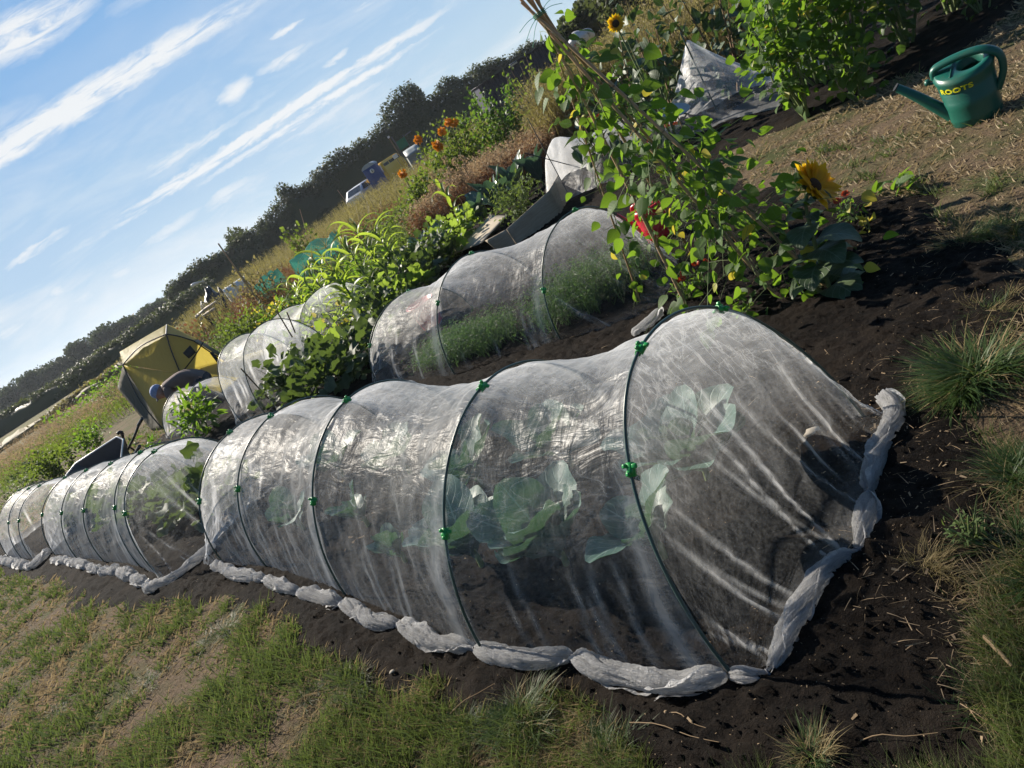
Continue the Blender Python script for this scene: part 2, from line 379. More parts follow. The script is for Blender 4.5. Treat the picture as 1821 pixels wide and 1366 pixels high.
def mk_bamboo():
    m_, t = mat('bamboo'); x, y, r = luv(t)
    ring = ramp(t, math_(t, 'FRACT', math_(t, 'MULTIPLY', x, 7.3)), [(0, 0), (.03, .9), (.05, 0), (1, 0)])
    nz = noise(t, vmul(t, objc(t), (60, 60, 4)), 1, 4, .6)
    c = mixc(t, nz, (.30, .19, .10), (.50, .34, .19)); c = mixc(t, ring, c, (.12, .08, .05))
    out(t, princ(t, c, .5, .4, bump(t, ring, .004, .6))); MT['bamboo'] = m_
mk_bamboo()

def mk_net(name, base, tint=(.93, .94, .95), gz=.62, ridge=.30, fold=.5, pw=2.2, cloud=.10):
    """fine insect mesh: part of the light passes, folds and creases stack threads up"""
    m_, t = mat(name); x, y, r = luv(t)
    cb = N(t, 'ShaderNodeCombineXYZ'); t.links.new(x, cb.inputs[0]); t.links.new(y, cb.inputs[1]); uv = cb.outputs[0]
    n1 = noise(t, vmul(t, uv, (4.5, 13, 1)), 1, 4, .55, .7)
    n2 = noise(t, vmul(t, uv, (15, 6, 1)), 1, 4, .55, 1.0)
    n3 = noise(t, vmul(t, uv, (1.7, 1.3, 1)), 1, 3, .5, .5)
    n4 = noise(t, vmul(t, uv, (60, 60, 1)), 1, 2, .6)
    def rdg(n, k): return math_(t, 'POWER', math_(t, 'SUBTRACT', 1.0, math_(t, 'MULTIPLY', math_(t, 'ABSOLUTE', math_(t, 'SUBTRACT', n, .5)), 2.0)), k)
    r1 = rdg(n1, 26); r2 = rdg(n2, 30); rr = math_(t, 'MAXIMUM', r1, math_(t, 'MULTIPLY', r2, .8))
    rr = math_(t, 'MULTIPLY', rr, ramp(t, n3, [(.36, .08), (.60, 1)]))
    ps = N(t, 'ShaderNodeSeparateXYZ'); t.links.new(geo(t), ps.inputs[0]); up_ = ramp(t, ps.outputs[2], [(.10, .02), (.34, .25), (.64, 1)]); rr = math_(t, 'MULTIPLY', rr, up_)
    lw = N(t, 'ShaderNodeLayerWeight'); lw.inputs[0].default_value = .5
    gr = math_(t, 'POWER', lw.outputs['Facing'], pw)
    f = math_(t, 'MULTIPLY_ADD', gr, gz, base)
    f = math_(t, 'MULTIPLY_ADD', rr, ridge, f); f = math_(t, 'MULTIPLY_ADD', up_, .125, f); f = math_(t, 'MULTIPLY_ADD', r, fold, f)  # extra opacity with height paints the brighter lit tops into the mesh
    f = math_(t, 'MULTIPLY_ADD', math_(t, 'SUBTRACT', n3, .5), cloud, f)
    f = math_(t, 'MULTIPLY_ADD', math_(t, 'SUBTRACT', n4, .5), .12, f)
    f = math_(t, 'MINIMUM', math_(t, 'MAXIMUM', f, .02), .96)
    hgt = math_(t, 'ADD', n1, math_(t, 'MULTIPLY', n2, .5)); b = bump(t, hgt, .02, .75)
    tr = N(t, 'ShaderNodeBsdfTransparent')
    df = N(t, 'ShaderNodeBsdfDiffuse'); df.inputs[0].default_value = (*tint, 1); t.links.new(b, df.inputs['Normal'])
    tl = N(t, 'ShaderNodeBsdfTranslucent'); tl.inputs[0].default_value = (*tint, 1); t.links.new(b, tl.inputs['Normal'])
    gl = N(t, 'ShaderNodeBsdfGlossy'); gl.inputs[0].default_value = (1, 1, 1, 1); gl.inputs['Roughness'].default_value = .38; t.links.new(b, gl.inputs['Normal'])
    s = mixs(t, .70, df.outputs[0], tl.outputs[0]); s = mixs(t, .05, s, gl.outputs[0])
    out(t, mixs(t, f, tr.outputs[0], s)); MT[name] = m_
mk_net('insect_mesh', .02, gz=.54, ridge=.34, pw=3.4, fold=.5, cloud=.06)
mk_net('insect_mesh_loose', .12, ridge=.22, pw=2.4, fold=.5)
mk_net('green_mesh', .42, (.05, .26, .20), .3, .2, .3)
def mk_hem():
    m_, t = mat('rolled_mesh'); x, y, r = luv(t)
    cb = N(t, 'ShaderNodeCombineXYZ'); t.links.new(x, cb.inputs[0]); t.links.new(y, cb.inputs[1])
    n1 = noise(t, vmul(t, cb.outputs[0], (30, 34, 1)), 1, 5, .6, 2.5); n2 = noise(t, geo(t), 55, 4, .65, 1.8)
    h = math_(t, 'ADD', n1, n2); b = bump(t, h, .035, 1.)
    c = mixc(t, ramp(t, n2, [(.35, 0), (.7, 1)]), (.84, .84, .85), (.95, .95, .94))
    df = N(t, 'ShaderNodeBsdfDiffuse'); t.links.new(c, df.inputs[0]); t.links.new(b, df.inputs['Normal'])
    tl = N(t, 'ShaderNodeBsdfTranslucent'); t.links.new(c, tl.inputs[0]); t.links.new(b, tl.inputs['Normal'])
    lw = N(t, 'ShaderNodeLayerWeight'); lw.inputs[0].default_value = .5
    tr = N(t, 'ShaderNodeBsdfTransparent')
    s = mixs(t, .52, df.outputs[0], tl.outputs[0])
    out(t, mixs(t, ramp(t, n1, [(.3, .60), (.6, .97)]), tr.outputs[0], s)); MT['hem'] = m_
mk_hem()
# ------------------------------------------------------------------ ground
def axis(lo, hi, step, far_lo, far_hi, gr=1.13):
    a = list(np.arange(lo, hi+1e-6, step)); s = step; L = []; x = lo
    while x > far_lo: s *= gr; x -= s; L.append(x)
    s = step; x = hi; R_ = []
    while x < far_hi: s *= gr; x += s; R_.append(x)
    return np.array(L[::-1]+a+R_)
def ground_z(x, y):
    near = np.exp(-(np.hypot(x, y)/14)**2)
    return (fbm(x*1.1, y*1.1, 4, 3)*.03+fbm(x*9, y*9, 2, 5)*.006)*near
gx = axis(-9, 6, .05, -600, 600); gy = axis(.2, 12, .05, -150, 700)
XX, YY = np.meshgrid(gx, gy, indexing='ij')
g = MB(); g.add(np.stack([XX, YY, ground_z(XX, YY)], -1).reshape(-1, 3), grid_faces(len(gx), len(gy))[:, ::-1])
def mk_ground():
    m_, t = mat('dry_turf_earth'); p = geo(t)
    a = noise(t, p, 2.2, 6, .6, .4); b = noise(t, p, 38, 5, .7); c_ = noise(t, p, 160, 4, .7); big = noise(t, p, .13, 5, .6)
    c = mixc(t, ramp(t, b, [(.3, 0), (.7, 1)]), (.10, .07, .044), (.22, .155, .098))
    c = mixc(t, ramp(t, c_, [(.45, 0), (.75, .6)]), c, (.31, .235, .15))
    c = mixc(t, ramp(t, a, [(.46, 0), (.62, .8)]), c, (.07, .095, .028))
    ds = N(t, 'ShaderNodeVectorMath', operation='LENGTH'); t.links.new(p, ds.inputs[0])
    far = math_(t, 'MULTIPLY_ADD', ds.outputs['Value'], .06, -.75, clamp=True)
    fc = mixc(t, ramp(t, big, [(.38, 0), (.62, 1)]), (.17, .13, .055), (.10, .115, .035)); fc = mixc(t, ramp(t, noise(t, p, 1.3, 6, .7), [(.4, 0), (.7, .7)]), fc, (.18, .14, .07))
    c = mixc(t, far, c, fc)
    h = math_(t, 'ADD', math_(t, 'MULTIPLY', b, 1.), math_(t, 'MULTIPLY', c_, .6))
    out(t, princ(t, c, .95, .15, bump(t, h, .035, 1.)))
    return m_
tag(g.build('ground', mk_ground()), kind='structure')

SOIL_PX = [(-60, 975), (20, 1020), (100, 1034), (160, 1060), (265, 1080), (330, 1072), (400, 1056), (430, 1080), (520, 1102), (600, 1145), (700, 1200), (800, 1222),
    (900, 1222), (1010, 1238), (1110, 1275), (1190, 1390), (1560, 1430), (1700, 1330), (1760, 1200), (1650, 1060), (1740, 960), (1745, 830), (1650, 722), (1700, 655),
    (1800, 590), (1830, 500), (1740, 440), (1655, 400), (1640, 350), (1500, 372), (1400, 352), (1260, 330), (1300, 272), (1470, 195), (1560, 150)]
SP = np.array([G(*p)[:2] for p in SOIL_PX]); SP = np.vstack([SP, [(4.2, 5.4), (6.5, 5.9), (9, 8), (8, 13), (0, 14.5), (-3.2, 12.2), (-5.2, 11.0), (-7.4, 10.6)]])
def sdist(x, y, P=SP):
    """signed distance to the bed outline, positive inside"""
    x = np.asarray(x, float); y = np.asarray(y, float); d = np.full(x.shape, 1e9); ins = np.zeros(x.shape, bool); n = len(P)
    for i in range(n):
        a = P[i]; b = P[(i+1) % n]; e = b-a; t = np.clip(((x-a[0])*e[0]+(y-a[1])*e[1])/(e@e), 0, 1)
        d = np.minimum(d, np.hypot(x-a[0]-t*e[0], y-a[1]-t*e[1]))
        c = ((a[1] > y) != (b[1] > y)) & (x < (b[0]-a[0])*(y-a[1])/(b[1]-a[1]+1e-12)+a[0]); ins ^= c
    return np.where(ins, d, -d)
def soil_s(x, y): return sdist(x, y)+fbm(x*5, y*5, 4, 41)*.15+fbm(x*1.3, y*1.3, 2, 44)*.08
def soil_z(x, y):
    s = soil_s(x, y); e = np.clip((s+.05)/.14, -1, 1)
    cl = np.abs(fbm(x*16, y*16, 3, 21))*.03+fbm(x*42, y*42, 2, 9)*.013+fbm(x*2.4, y*2.4, 2, 8)*.018
    return ground_z(x, y)*np.clip(1-s*3, 0, 1)+np.where(e > 0, e*.018+cl*np.clip(e, 0, 1), e*.06)
sx_ = np.concatenate([np.arange(-8.6, -2.6, .045), np.arange(-2.6, 2.6, .02), np.arange(2.6, 9.2, .06)])
sy_ = np.concatenate([np.arange(.5, 4.6, .02), np.arange(4.6, 7.5, .035), np.arange(7.5, 14.8, .07)])
XX, YY = np.meshgrid(sx_, sy_, indexing='ij'); ZZ = soil_z(XX, YY); keep = sdist(XX, YY) > -.35
f = grid_faces(len(sx_), len(sy_))[:, ::-1]; f = f[keep.ravel()[f].all(1)]
used, inv = np.unique(f, return_inverse=True); VV = np.stack([XX, YY, ZZ], -1).reshape(-1, 3)[used]
def mk_soil():
    m_, t = mat('dark_compost'); p = geo(t)
    a = noise(t, p, 3, 5, .6); b = noise(t, p, 45, 6, .7, .3); c_ = noise(t, p, 210, 4, .75)
    c = mixc(t, ramp(t, b, [(.35, 0), (.7, 1)]), (.006, .005, .0045), (.030, .023, .018))
    c = mixc(t, ramp(t, a, [(.45, 0), (.65, .65)]), c, (.048, .036, .027))
    c = mixc(t, ramp(t, c_, [(.61, 0), (.70, .6)]), c, (.13, .10, .075))
    out(t, princ(t, c, .92, .10, bump(t, math_(t, 'ADD', b, math_(t, 'MULTIPLY', c_, .7)), .075, 1.)))
    return m_
s = MB(); s.add(VV, inv.reshape(f.shape)); tag(s.build('soil_bed', mk_soil()), kind='structure')
def gz(x, y): return float(max(ground_z(np.array(x), np.array(y)), soil_z(np.array(x), np.array(y)) if sdist(np.array(x), np.array(y)) > -.1 else -9))

# visible fan of ground around the camera
def fan(n, d0=.9, d1=16, a0=-.98, a1=1.15, p=1.0, rng=RNG):
    u_ = rng.random(n); d = d0*(d1/d0)**(u_**p); a = rng.uniform(a0, a1, n)
    return d*np.sin(a), d*np.cos(a), d
def infrust(x, y, mrg=160):
    v_ = np.stack([x, y, np.zeros_like(x)-CAM_H], 1); z = v_@_F; px_ = IMG_W/2+FPX*(v_@CR)/z; py_ = IMG_H/2-FPX*(v_@CU)/z
    return (z > 0) & (px_ > -mrg) & (px_ < IMG_W+mrg) & (py_ > -mrg) & (py_ < IMG_H+mrg*1.5)
def grass_field(name, n, matk, thr, hmul, seed, label, dens_f, thin=1.0, d1=15., flat=.0):
    rng = np.random.default_rng(seed)
    x, y, d = fan(n, .75, d1, rng=rng); k = infrust(x, y); x, y, d = x[k], y[k], d[k]
    den = dens_f(x, y); k = rng.random(len(x)) < den; x, y, d, den = x[k], y[k], d[k], den[k]
    z = ground_z(x, y)-.004
    nn = len(x); h = (.016+.06*rng.random(nn)**2.2)*(.4+1.1*den)*hmul; w = np.clip(d*.00075, .001, .009)*thin*rng.uniform(.6, 1.3, nn)
    az = rng.uniform(0, 2*PI, nn); tilt = rng.uniform(.15, .9, nn)+flat
    fw = np.stack([np.cos(az)*np.sin(tilt), np.sin(az)*np.sin(tilt), np.cos(tilt)+.05], 1)
    up = np.stack([np.cos(az+1.3), np.sin(az+1.3), np.full(nn, .25)], 1)
    mb = MB(); T = T_blade(4, 1, .45)
    V, F = T; k_ = len(V); fw = norm(fw); sd = norm(np.cross(fw, up)); nr = np.cross(sd, fw)
    W_ = np.stack([x, y, z], 1)[:, None]+(w[:, None, None]*sd[:, None]*V[None, :, :1])+h[:, None, None]*(fw[:, None]*V[None, :, 1:2]+nr[:, None]*V[None, :, 2:3])
    L = np.zeros((nn, k_, 3)); L[..., 1] = V[None, :, 1]; L[..., 2] = rng.random(nn)[:, None]
    mb.add(W_.reshape(-1, 3), (F[None]+(np.arange(nn)*k_)[:, None, None]).reshape(-1, 4), L.reshape(-1, 3))
    tag(mb.build(name, MT[matk]), label, 'grass', kind='stuff')
def dgreen(x, y):
    s = soil_s(x, y); c = fbm(x*2.1+fbm(x*3, y*3, 2, 5), y*2.6+3.7, 4, 71)*1.1+fbm(x*8.3+1.7, y*5.1+.3, 4, 72)*1.25
    right = np.clip((x-.15)*1.2, 0, 1)
    return np.clip((c+.46-.85*right)*1.6, 0, 1)*np.clip(-(s-.015)*14, 0, 1)*np.where(y > 9.5, .6, 1)
def ddry(x, y):
    s = soil_s(x, y); c = fbm(x*3.3, y*3.3, 4, 91)
    return np.clip(.5+c*.7, .15, 1)*np.clip(-(s-.05)*12, 0, 1)
grass_field('grass', 620000, 'grass_green', 0, 1.15, 11, 'short green turf growing in worn clumps along the garden path', dgreen)
grass_field('dry_grass', 560000, 'grass_dry', 0, .95, 12, 'sun-bleached dry grass and thatch lying between the green clumps', ddry, 1.35, flat=.5)

# chips, straw and clods on the bare soil
def debris():
    rng = np.random.default_rng(5); mb = MB(); x, y, d = fan(26000, .8, 7, rng=rng)
    k = infrust(x, y); x, y = x[k], y[k]; s = soil_s(x, y); rim = (x > .55)*np.clip(.6-s, 0, 1)*2.2
    k = (s > 0) & (rng.random(len(x)) < (.16+rim)); x, y = x[k], y[k]; n = len(x)
    az = rng.uniform(0, 2*PI, n); fw = np.stack([np.cos(az), np.sin(az), rng.normal(0, .25, n)], 1); up = np.stack([rng.normal(0, .4, n), rng.normal(0, .4, n), np.ones(n)], 1)
    place(mb, T_quad(), np.stack([x, y, soil_z(x, y)+.003], 1), fw, up, rng.uniform(.002, .007, n)*(1+1.8*(rng.random(n) > .93)), sx=.4)
    x, y, d = fan(34000, .8, 5, rng=rng); k = infrust(x, y); x, y = x[k], y[k]; s = soil_s(x, y)
    k = (s > -.05) & (x > .45) & (rng.random(len(x)) < np.clip(.5-s*1.6, .03, 1)); x, y = x[k], y[k]; n = len(x); az = rng.uniform(0, 2*PI, n)
    fw = np.stack([np.cos(az), np.sin(az), rng.uniform(-.1, .35, n)], 1); up = np.tile([0, 0, 1.], (n, 1))+rng.normal(0, .4, (n, 3))
    place(mb, T_blade(4, .018, .3), np.stack([x, y, soil_z(x, y)+.004], 1), fw, up, rng.uniform(.02, .07, n))
    tag(mb.build('soil_litter', MT['straw']), 'pale chips and bits of straw strewn over the dark soil', 'litter', kind='stuff')
    mb = MB(); n = 5200; x, y, d = fan(n*5, .8, 7, rng=rng); k = infrust(x, y) & (soil_s(x, y) > .02); x, y = x[k][:n], y[k][:n]
    V0 = np.array([(1, 0, 0), (0, 1, 0), (-1, 0, 0), (0, -1, 0), (0, 0, 1), (0, 0, -.6)]); F0 = np.array([[0, 1, 4], [1, 2, 4], [2, 3, 4], [3, 0, 4], [1, 0, 5], [2, 1, 5], [3, 2, 5], [0, 3, 5]])
    for a, b in zip(x, y):
        r_ = .0022+.010*rng.random()**3; mb.add(V0*r_*rng.uniform(.6, 1.3, (6, 1))+[a, b, float(soil_z(np.array(a), np.array(b)))], F0)
    tag(mb.build('soil_clods', D.materials['dark_compost'], smooth=False), 'loose crumbs and clods lying on the dark bed', 'soil', kind='stuff')
debris()

def tussock(x, y, n, h, label, seed, spread=.09, dry=.2, lean=(0, 0), name='grass_tussock'):
    rng = np.random.default_rng(seed); z = gz(x, y); t = thing(name, label, 'grass clump', (x, y, z), 'grass tussocks round the beds')
    for part, mk, cnt in (('green_blades', 'tussock_green', int(n*(1-dry))), ('dry_blades', 'tallgrass', int(n*dry))):
        if cnt < 3: continue
        mb = MB(); sub = rng.integers(0, 7, cnt); sa = rng.uniform(0, 2*PI, 7)[sub]; sr = spread*rng.uniform(.1, 1.2, 7)[sub]; az = sa+rng.normal(0, .9, cnt); rr = sr+rng.normal(0, spread*.25, cnt); tl = np.abs(rng.normal(.35, .38, cnt))
        fw = np.stack([np.cos(az)*np.sin(tl)+lean[0], np.sin(az)*np.sin(tl)+lean[1], np.cos(tl)], 1)
        up = np.stack([-np.cos(az), -np.sin(az), np.full(cnt, 1.2)], 1)+rng.normal(0, .3, (cnt, 3))
        P = np.stack([x+rr*np.cos(sa)+rng.normal(0, spread*.12, cnt), y+rr*np.sin(sa)+rng.normal(0, spread*.12, cnt), np.full(cnt, z-.005)], 1)
        place(mb, T_blade(7, .019, 1.05), P, fw, up, h*(.9 if h > .16 else .6)*rng.uniform(.35, 1.15, cnt)**1.0)
        mb.build(part, MT[mk], t)
    return t
TS = [(1750, 680, 1700, .165, 'big arching grass tussock on the right edge beside the netting corner', .08, .12),
 (1815, 860, 1000, .15, 'grass tussock at the right edge below the biggest arching one', .08, .2),
 (1840, 985, 1200, .16, 'grass tussock at the right edge behind the small daisies', .09, .25),
 (1800, 1230, 500, .10, 'thin grass tussock in the lower right corner', .09, .35),
 (930, 1262, 1300, .13, 'tall grass tussock brushing against the rolled hem of the nearest netting', .09, .15),
 (820, 1290, 600, .09, 'low grass tussock left of the tall one by the nearest hem', .08, .25),
 (1085, 1350, 700, .10, 'grass tussock at the bottom edge below the nearest netting', .08, .3),
 (1455, 1362, 380, .09, 'pale yellowish grass tuft alone on the soil at the bottom edge', .04, .55),
 (640, 1205, 800, .10, 'grass tussock by the soil edge under the third hoop', .09, .15),
 (560, 1230, 600, .08, 'short lush grass clump left of the soil edge', .1, .15),
 (400, 1120, 700, .11, 'grass clump at the corner where the two netting tunnels meet', .1, .1),
 (1720, 430, 700, .13, 'shaded grass tussock between the path and the soil on the right', .1, .35),
 (1800, 410, 700, .13, 'shaded grass tussock at the right edge above the soil', .1, .45),
 (250, 1230, 500, .08, 'low bright green grass clump on the left path', .1, 0),
 (100, 1270, 500, .08, 'low bright green grass clump near the left edge', .1, .1),
 (1660, 720, 260, .08, 'small dry grass tuft beside the netting corner', .06, .7),
 (1655, 1010, 420, .07, 'faded straw tuft lying on the shaded soil', .09, 1.0),
 (1760, 560, 500, .09, 'thin dry tussock by the soil, above the big arching one', .1, .6)]
for i, (a, b, n, h, lb, sp_, dr) in enumerate(TS):
    p = G(a, b); tussock(p[0], p[1], n, h, lb, 100+i, sp_, dr)
# ------------------------------------------------------------------ netting tunnels
def hoop_pts(h, M=96):
    (fx, fy), ang, w, ht, n, lean = h; d = np.array([math.cos(ang), math.sin(ang), 0]); t = np.array([-math.sin(ang), math.cos(ang), 0])
    a = np.linspace(0, PI, M); c, s = np.cos(a), np.abs(np.sin(a))
    u_ = (1-np.sign(c)*np.abs(c)**(2/n))/2; z = s**(2/n)
    P = np.array([fx, fy, 0])+d*(u_*w)[:, None]+t*(lean*z*ht)[:, None]; P[:, 2] += z*ht
    return catmull(P, M)
def green_clip(h, tt, parent):
    P = hoop_pts(h, 200); i = int(tt*199); c = P[i]; T = norm(P[min(i+2, 199)]-P[i-2]); mid = P[[0, -1]].mean(0)+[0, 0, .25]
    o = norm(c-mid); o = norm(o-T*(o@T)); s = np.cross(T, o); mb = MB()
    M_ = Matrix(((s[0], T[0], o[0], c[0]), (s[1], T[1], o[1], c[1]), (s[2], T[2], o[2], c[2]), (0, 0, 0, 1)))
    # C-shaped grip round the hoop with two moulded wings
    a = np.linspace(-PI*.8, PI*.8, 13); prof = np.stack([np.cos(a+PI/2)*.0125, np.sin(a+PI/2)*.0125], 1); V = []
    for yy in (-.02, .02):
        for r_ in (1.0, .66):
            V += [(p[0]*r_, yy, p[1]*r_) for p in prof]
    V = np.array(V); n = 13; F = []
    for j in range(n-1):
        F += [[j, j+1, 2*n+j+1, 2*n+j], [n+j+1, n+j, 3*n+j, 3*n+j+1], [j+1, j, n+j, n+j+1], [2*n+j, 2*n+j+1, 3*n+j+1, 3*n+j]]
    F += [[0, 2*n, 3*n, n], [n-1, 2*n-1, 4*n-1, 3*n-1]]
    mb.add(np.array([M_ @ Vector(p) for p in V]), np.array(F))
    for sg in (-1, 1):
        box(mb, (sg*.016, .008*sg, .009), (.016, .014, .009), bev=.003, M=M_ @ Matrix.Rotation(sg*.5, 4, 'Y')); box(mb, (sg*.006, -.012*sg, .016), (.012, .012, .012), bev=.003, M=M_)
    return mb.build('clip', MT['clip'], parent)
def hem_roll(name, pts, ties, r, parent, seed=0, step=.008):
    """mesh gathered, twisted and tied: fat between the ties, pinched at them"""
    P = np.array(pts, float); L = np.linalg.norm(np.diff(P, axis=0), axis=1).sum(); n = int(L/step); C = catmull(P, n)
    td = np.array([np.argmin(np.linalg.norm(C-np.array(t), axis=1)) for t in ties]) if len(ties) else np.array([-999])
    i = np.arange(n); dn = np.abs(i[:, None]-td[None]).min(1)*step
    rr = r*(.45+.60*(1-np.exp(-(dn/.04)**1.5)))*(1+.22*fbm(i*step*7, i*0+seed, 3, 5+seed)); rr[:3] *= [.3, .6, .85]; rr[-3:] *= [.85, .6, .3]
    C = C+np.stack([fbm(i*step*5, i*0, 2, seed), fbm(i*step*5, i*0, 2, seed+3), np.zeros(n)], 1)*.012; C[:, 2] += rr*.85
    def rf(s, a):
        tw = a+s*L*9+fbm(s*L*3+a*0, a*0, 2, seed)*2; cs, sn = np.cos(tw), np.sin(tw)
        rg = 1-2*np.abs(fbm(cs*2.9+s*L*4.2, sn*2.9+s*L*2.5+7, 4, seed+2, .6)); return .84+.30*rg+.08*np.sin(4*tw)+.05*np.sin(11*tw)
    mb = MB(); tube(mb, C, rr, 60, True, None, rf)
    # loose ruffled edges escaping from the roll
    T_ = norm(np.gradient(C, axis=0)); S_ = norm(np.cross(T_, [0, 0, 1.])); B_ = np.cross(S_, T_)
    for k in range(4):
        an = i*step*(7+k)+k*1.6+fbm(i*step*4, i*0+k, 2, seed+k)*1.5; wd = rr*np.clip(.12+.75*fbm(i*step*8, i*0+k*3, 3, seed+11+k)+.1, 0, .7); rows = []
        for q in (0, .5, 1.):
            a2 = an+q*.55+fbm(i*step*22, i*0+q*2+k, 2, seed+5)*.5*q; rd = S_*np.cos(a2)[:, None]+B_*np.sin(a2)[:, None]
            rows.append(C+rd*(rr*.80+wd*q*1.25+rr*.12*fbm(i*step*40, i*0+q, 2, seed+k)*q)[:, None])
        A_ = np.stack(rows, 1); A_[..., 2] = np.maximum(A_[..., 2], .004); l_ = np.zeros((n, 3, 3)); l_[..., 0] = (i/n)[:, None]; l_[..., 1] = k*.3; mb.add(A_.reshape(-1, 3), grid_faces(n, 3), l_.reshape(-1, 3))
    for V in mb.V[:1]: V[:, 2] = np.maximum(V[:, 2], -.01)
    o = mb.build(name, MT['hem'], parent)
    for t in td:
        if t < 3 or t > n-4: continue
        T = norm(C[t+2]-C[t-2]); s1 = norm(np.cross(T, [0, 0, 1.])); s2 = np.cross(s1, T); a = np.linspace(0, 2*PI, 15); q = rr[t]*1.12
        w = MB(); tube(w, C[t]+q*(np.cos(a)[:, None]*s1+np.sin(a)[:, None]*s2), .0035, 6); k = w.build('tie', MT['hoop_grey'], o)
    return o
def cover(hoops, near, far, parent, seed=0, sag=.075, M=110, step=.02, mat_='insect_mesh', front_off=.0, streaks=14, hoopfold=.55):
    secs = [hoop_pts(h, M) for h in hoops]; n = len(secs); rows = []; U = []; FO = []; v = np.linspace(0, 1, M); uu = 0.0
    rng = np.random.default_rng(seed+50)
    def end(hp, hem, flip, L):
        hem = catmull(hem, M); k = max(10, int(L/step)); rs = []; f_ = []; amp = rng.uniform(.3, 1, streaks); c0 = rng.uniform(.06, .94, streaks); wd = rng.uniform(.002, .0055, streaks); dr = rng.normal(0, .05, streaks)
        for i in range(k+1):
            s = i/k; p = hp*(1-s)+hem*s; hh = hp[:, 2]*(1-s)**1.0+hem[:, 2]*s
            hh = hh-np.sin(PI*s)*hp[:, 2]*.10; p[:, 2] = hh
            fo = np.zeros(M)
            for a_, c_, w_, d_ in zip(amp, c0, wd, dr): fo += a_*np.exp(-((v-c_-d_*(1-s))/(w_*(1.6-s*.9)))**2)*np.clip(s*1.9-.15, 0, 1)
            p[:, 2] += fo*.012+fbm(v*26, v*0+s*1.4, 3, seed+4)*.022*np.clip(s*2, 0, 1)*np.clip((1-s)*4, 0, 1)
            rs.append(p); f_.append(np.clip(fo*1.3, 0, 1)*.9+.25*np.clip(s*5-4, 0, 1))
        return rs, f_
    if near is not None:
        L = np.linalg.norm(secs[0][M//2]-np.array(near)[len(near)//2]); r_, f_ = end(secs[0], np.array(near), False, L)
        rows += r_[::-1][:-1]; FO += f_[::-1][:-1]; U += list(np.linspace(-L, 0, len(r_))[:-1])
    for i in range(n-1):
        a, b = secs[i], secs[i+1]; L = np.linalg.norm(a[M//2]-b[M//2]); k = max(6, int(L/step)); ph = rng.uniform(0, 9)
        tc_ = rng.uniform(.15, .85, 6)
        for j in range(k):
            s = j/k; p = a*(1-s)+b*s; mid = p[[0, -1]].mean(0); sg = math.sin(PI*s)*sag*min(1, L)
            top = np.clip(p[:, 2]/.6, 0, 1); p = p+(mid+np.array([0, 0, .2])-p)*(sg*top**.7)[:, None]
            p[:, 2] -= sg*.55*top*.5
            fo = hoopfold*np.exp(-((s-.04-.10*np.clip(.4-v, 0, 1)*2)/.035)**2)*np.clip((.34-v)*6, 0, 1)+.3*np.exp(-(s/.03)**2)
            for q in tc_: fo = fo+.45*np.exp(-((s-q-.5*(v-.02)*np.sign(q-.5)*.5)/.011)**2)*np.clip((.10+.12*abs(math.sin(q*30))-v)*14, 0, 1)
            rows.append(p); FO.append(np.clip(fo, 0, 1)); U.append(uu+s*L)
        uu += L
    rows.append(secs[-1]); FO.append(np.zeros(M)); U.append(uu)
    if far is not None:
        L = np.linalg.norm(secs[-1][M//2]-np.array(far)[len(far)//2]); r_, f_ = end(secs[-1], np.array(far), True, L)
        rows += r_[1:]; FO += f_[1:]; U += list(np.linspace(uu, uu+L, len(r_))[1:])
    A = np.array(rows); U = np.array(U); FO = np.array(FO); K = len(A)
    UU, VV_ = np.meshgrid(U, v*2.0, indexing='ij')
    N_ = np.cross(np.gradient(A, axis=0), np.gradient(A, axis=1)); N_ = norm(N_); env = np.clip(A[..., 2]*6, .2, 1)
    wr = fbm(UU*3.2+VV_*1.6, VV_*3.0, 4, seed+6)*.016+(1-np.abs(fbm(UU*7-VV_*4, VV_*5+UU*2, 3, seed+7))*2)*.007
    hm = np.ones(K)
    A = A+N_*(wr*env)[..., None]
    L = np.zeros((K, M, 3)); L[..., 0] = UU; L[..., 1] = VV_; L[..., 2] = FO
    mb = MB(); mb.add(A.reshape(-1, 3), grid_faces(K, M), L.reshape(-1, 3))
    return mb.build('mesh_cover', MT[mat_], parent)
def tunnel(label, hoops, near, far, hems, clips, seed, group='netting tunnels over the vegetable beds', **kw):
    t = thing('netting_tunnel', label, 'crop cover', (*hoops[0][0], 0), group)
    cover(hoops, near, far, t, seed, **kw)
    for h in hoops:
        mb = MB(); P = hoop_pts(h, 60); tube(mb, P+norm(P-(P[[0, -1]].mean(0)+[0, 0, .2]))*.004, .0052, 8); mb.build('hoop', MT['hoop'], t)
    for i, tt in clips: green_clip(hoops[i], tt, t)
    for j, (pts, ties, r) in enumerate(hems): hem_roll('rolled_hem', pts, ties, r, t, seed+j)
    return t
def GP(L, z=.01): return np.array([G(a, b, z) for a, b in L])

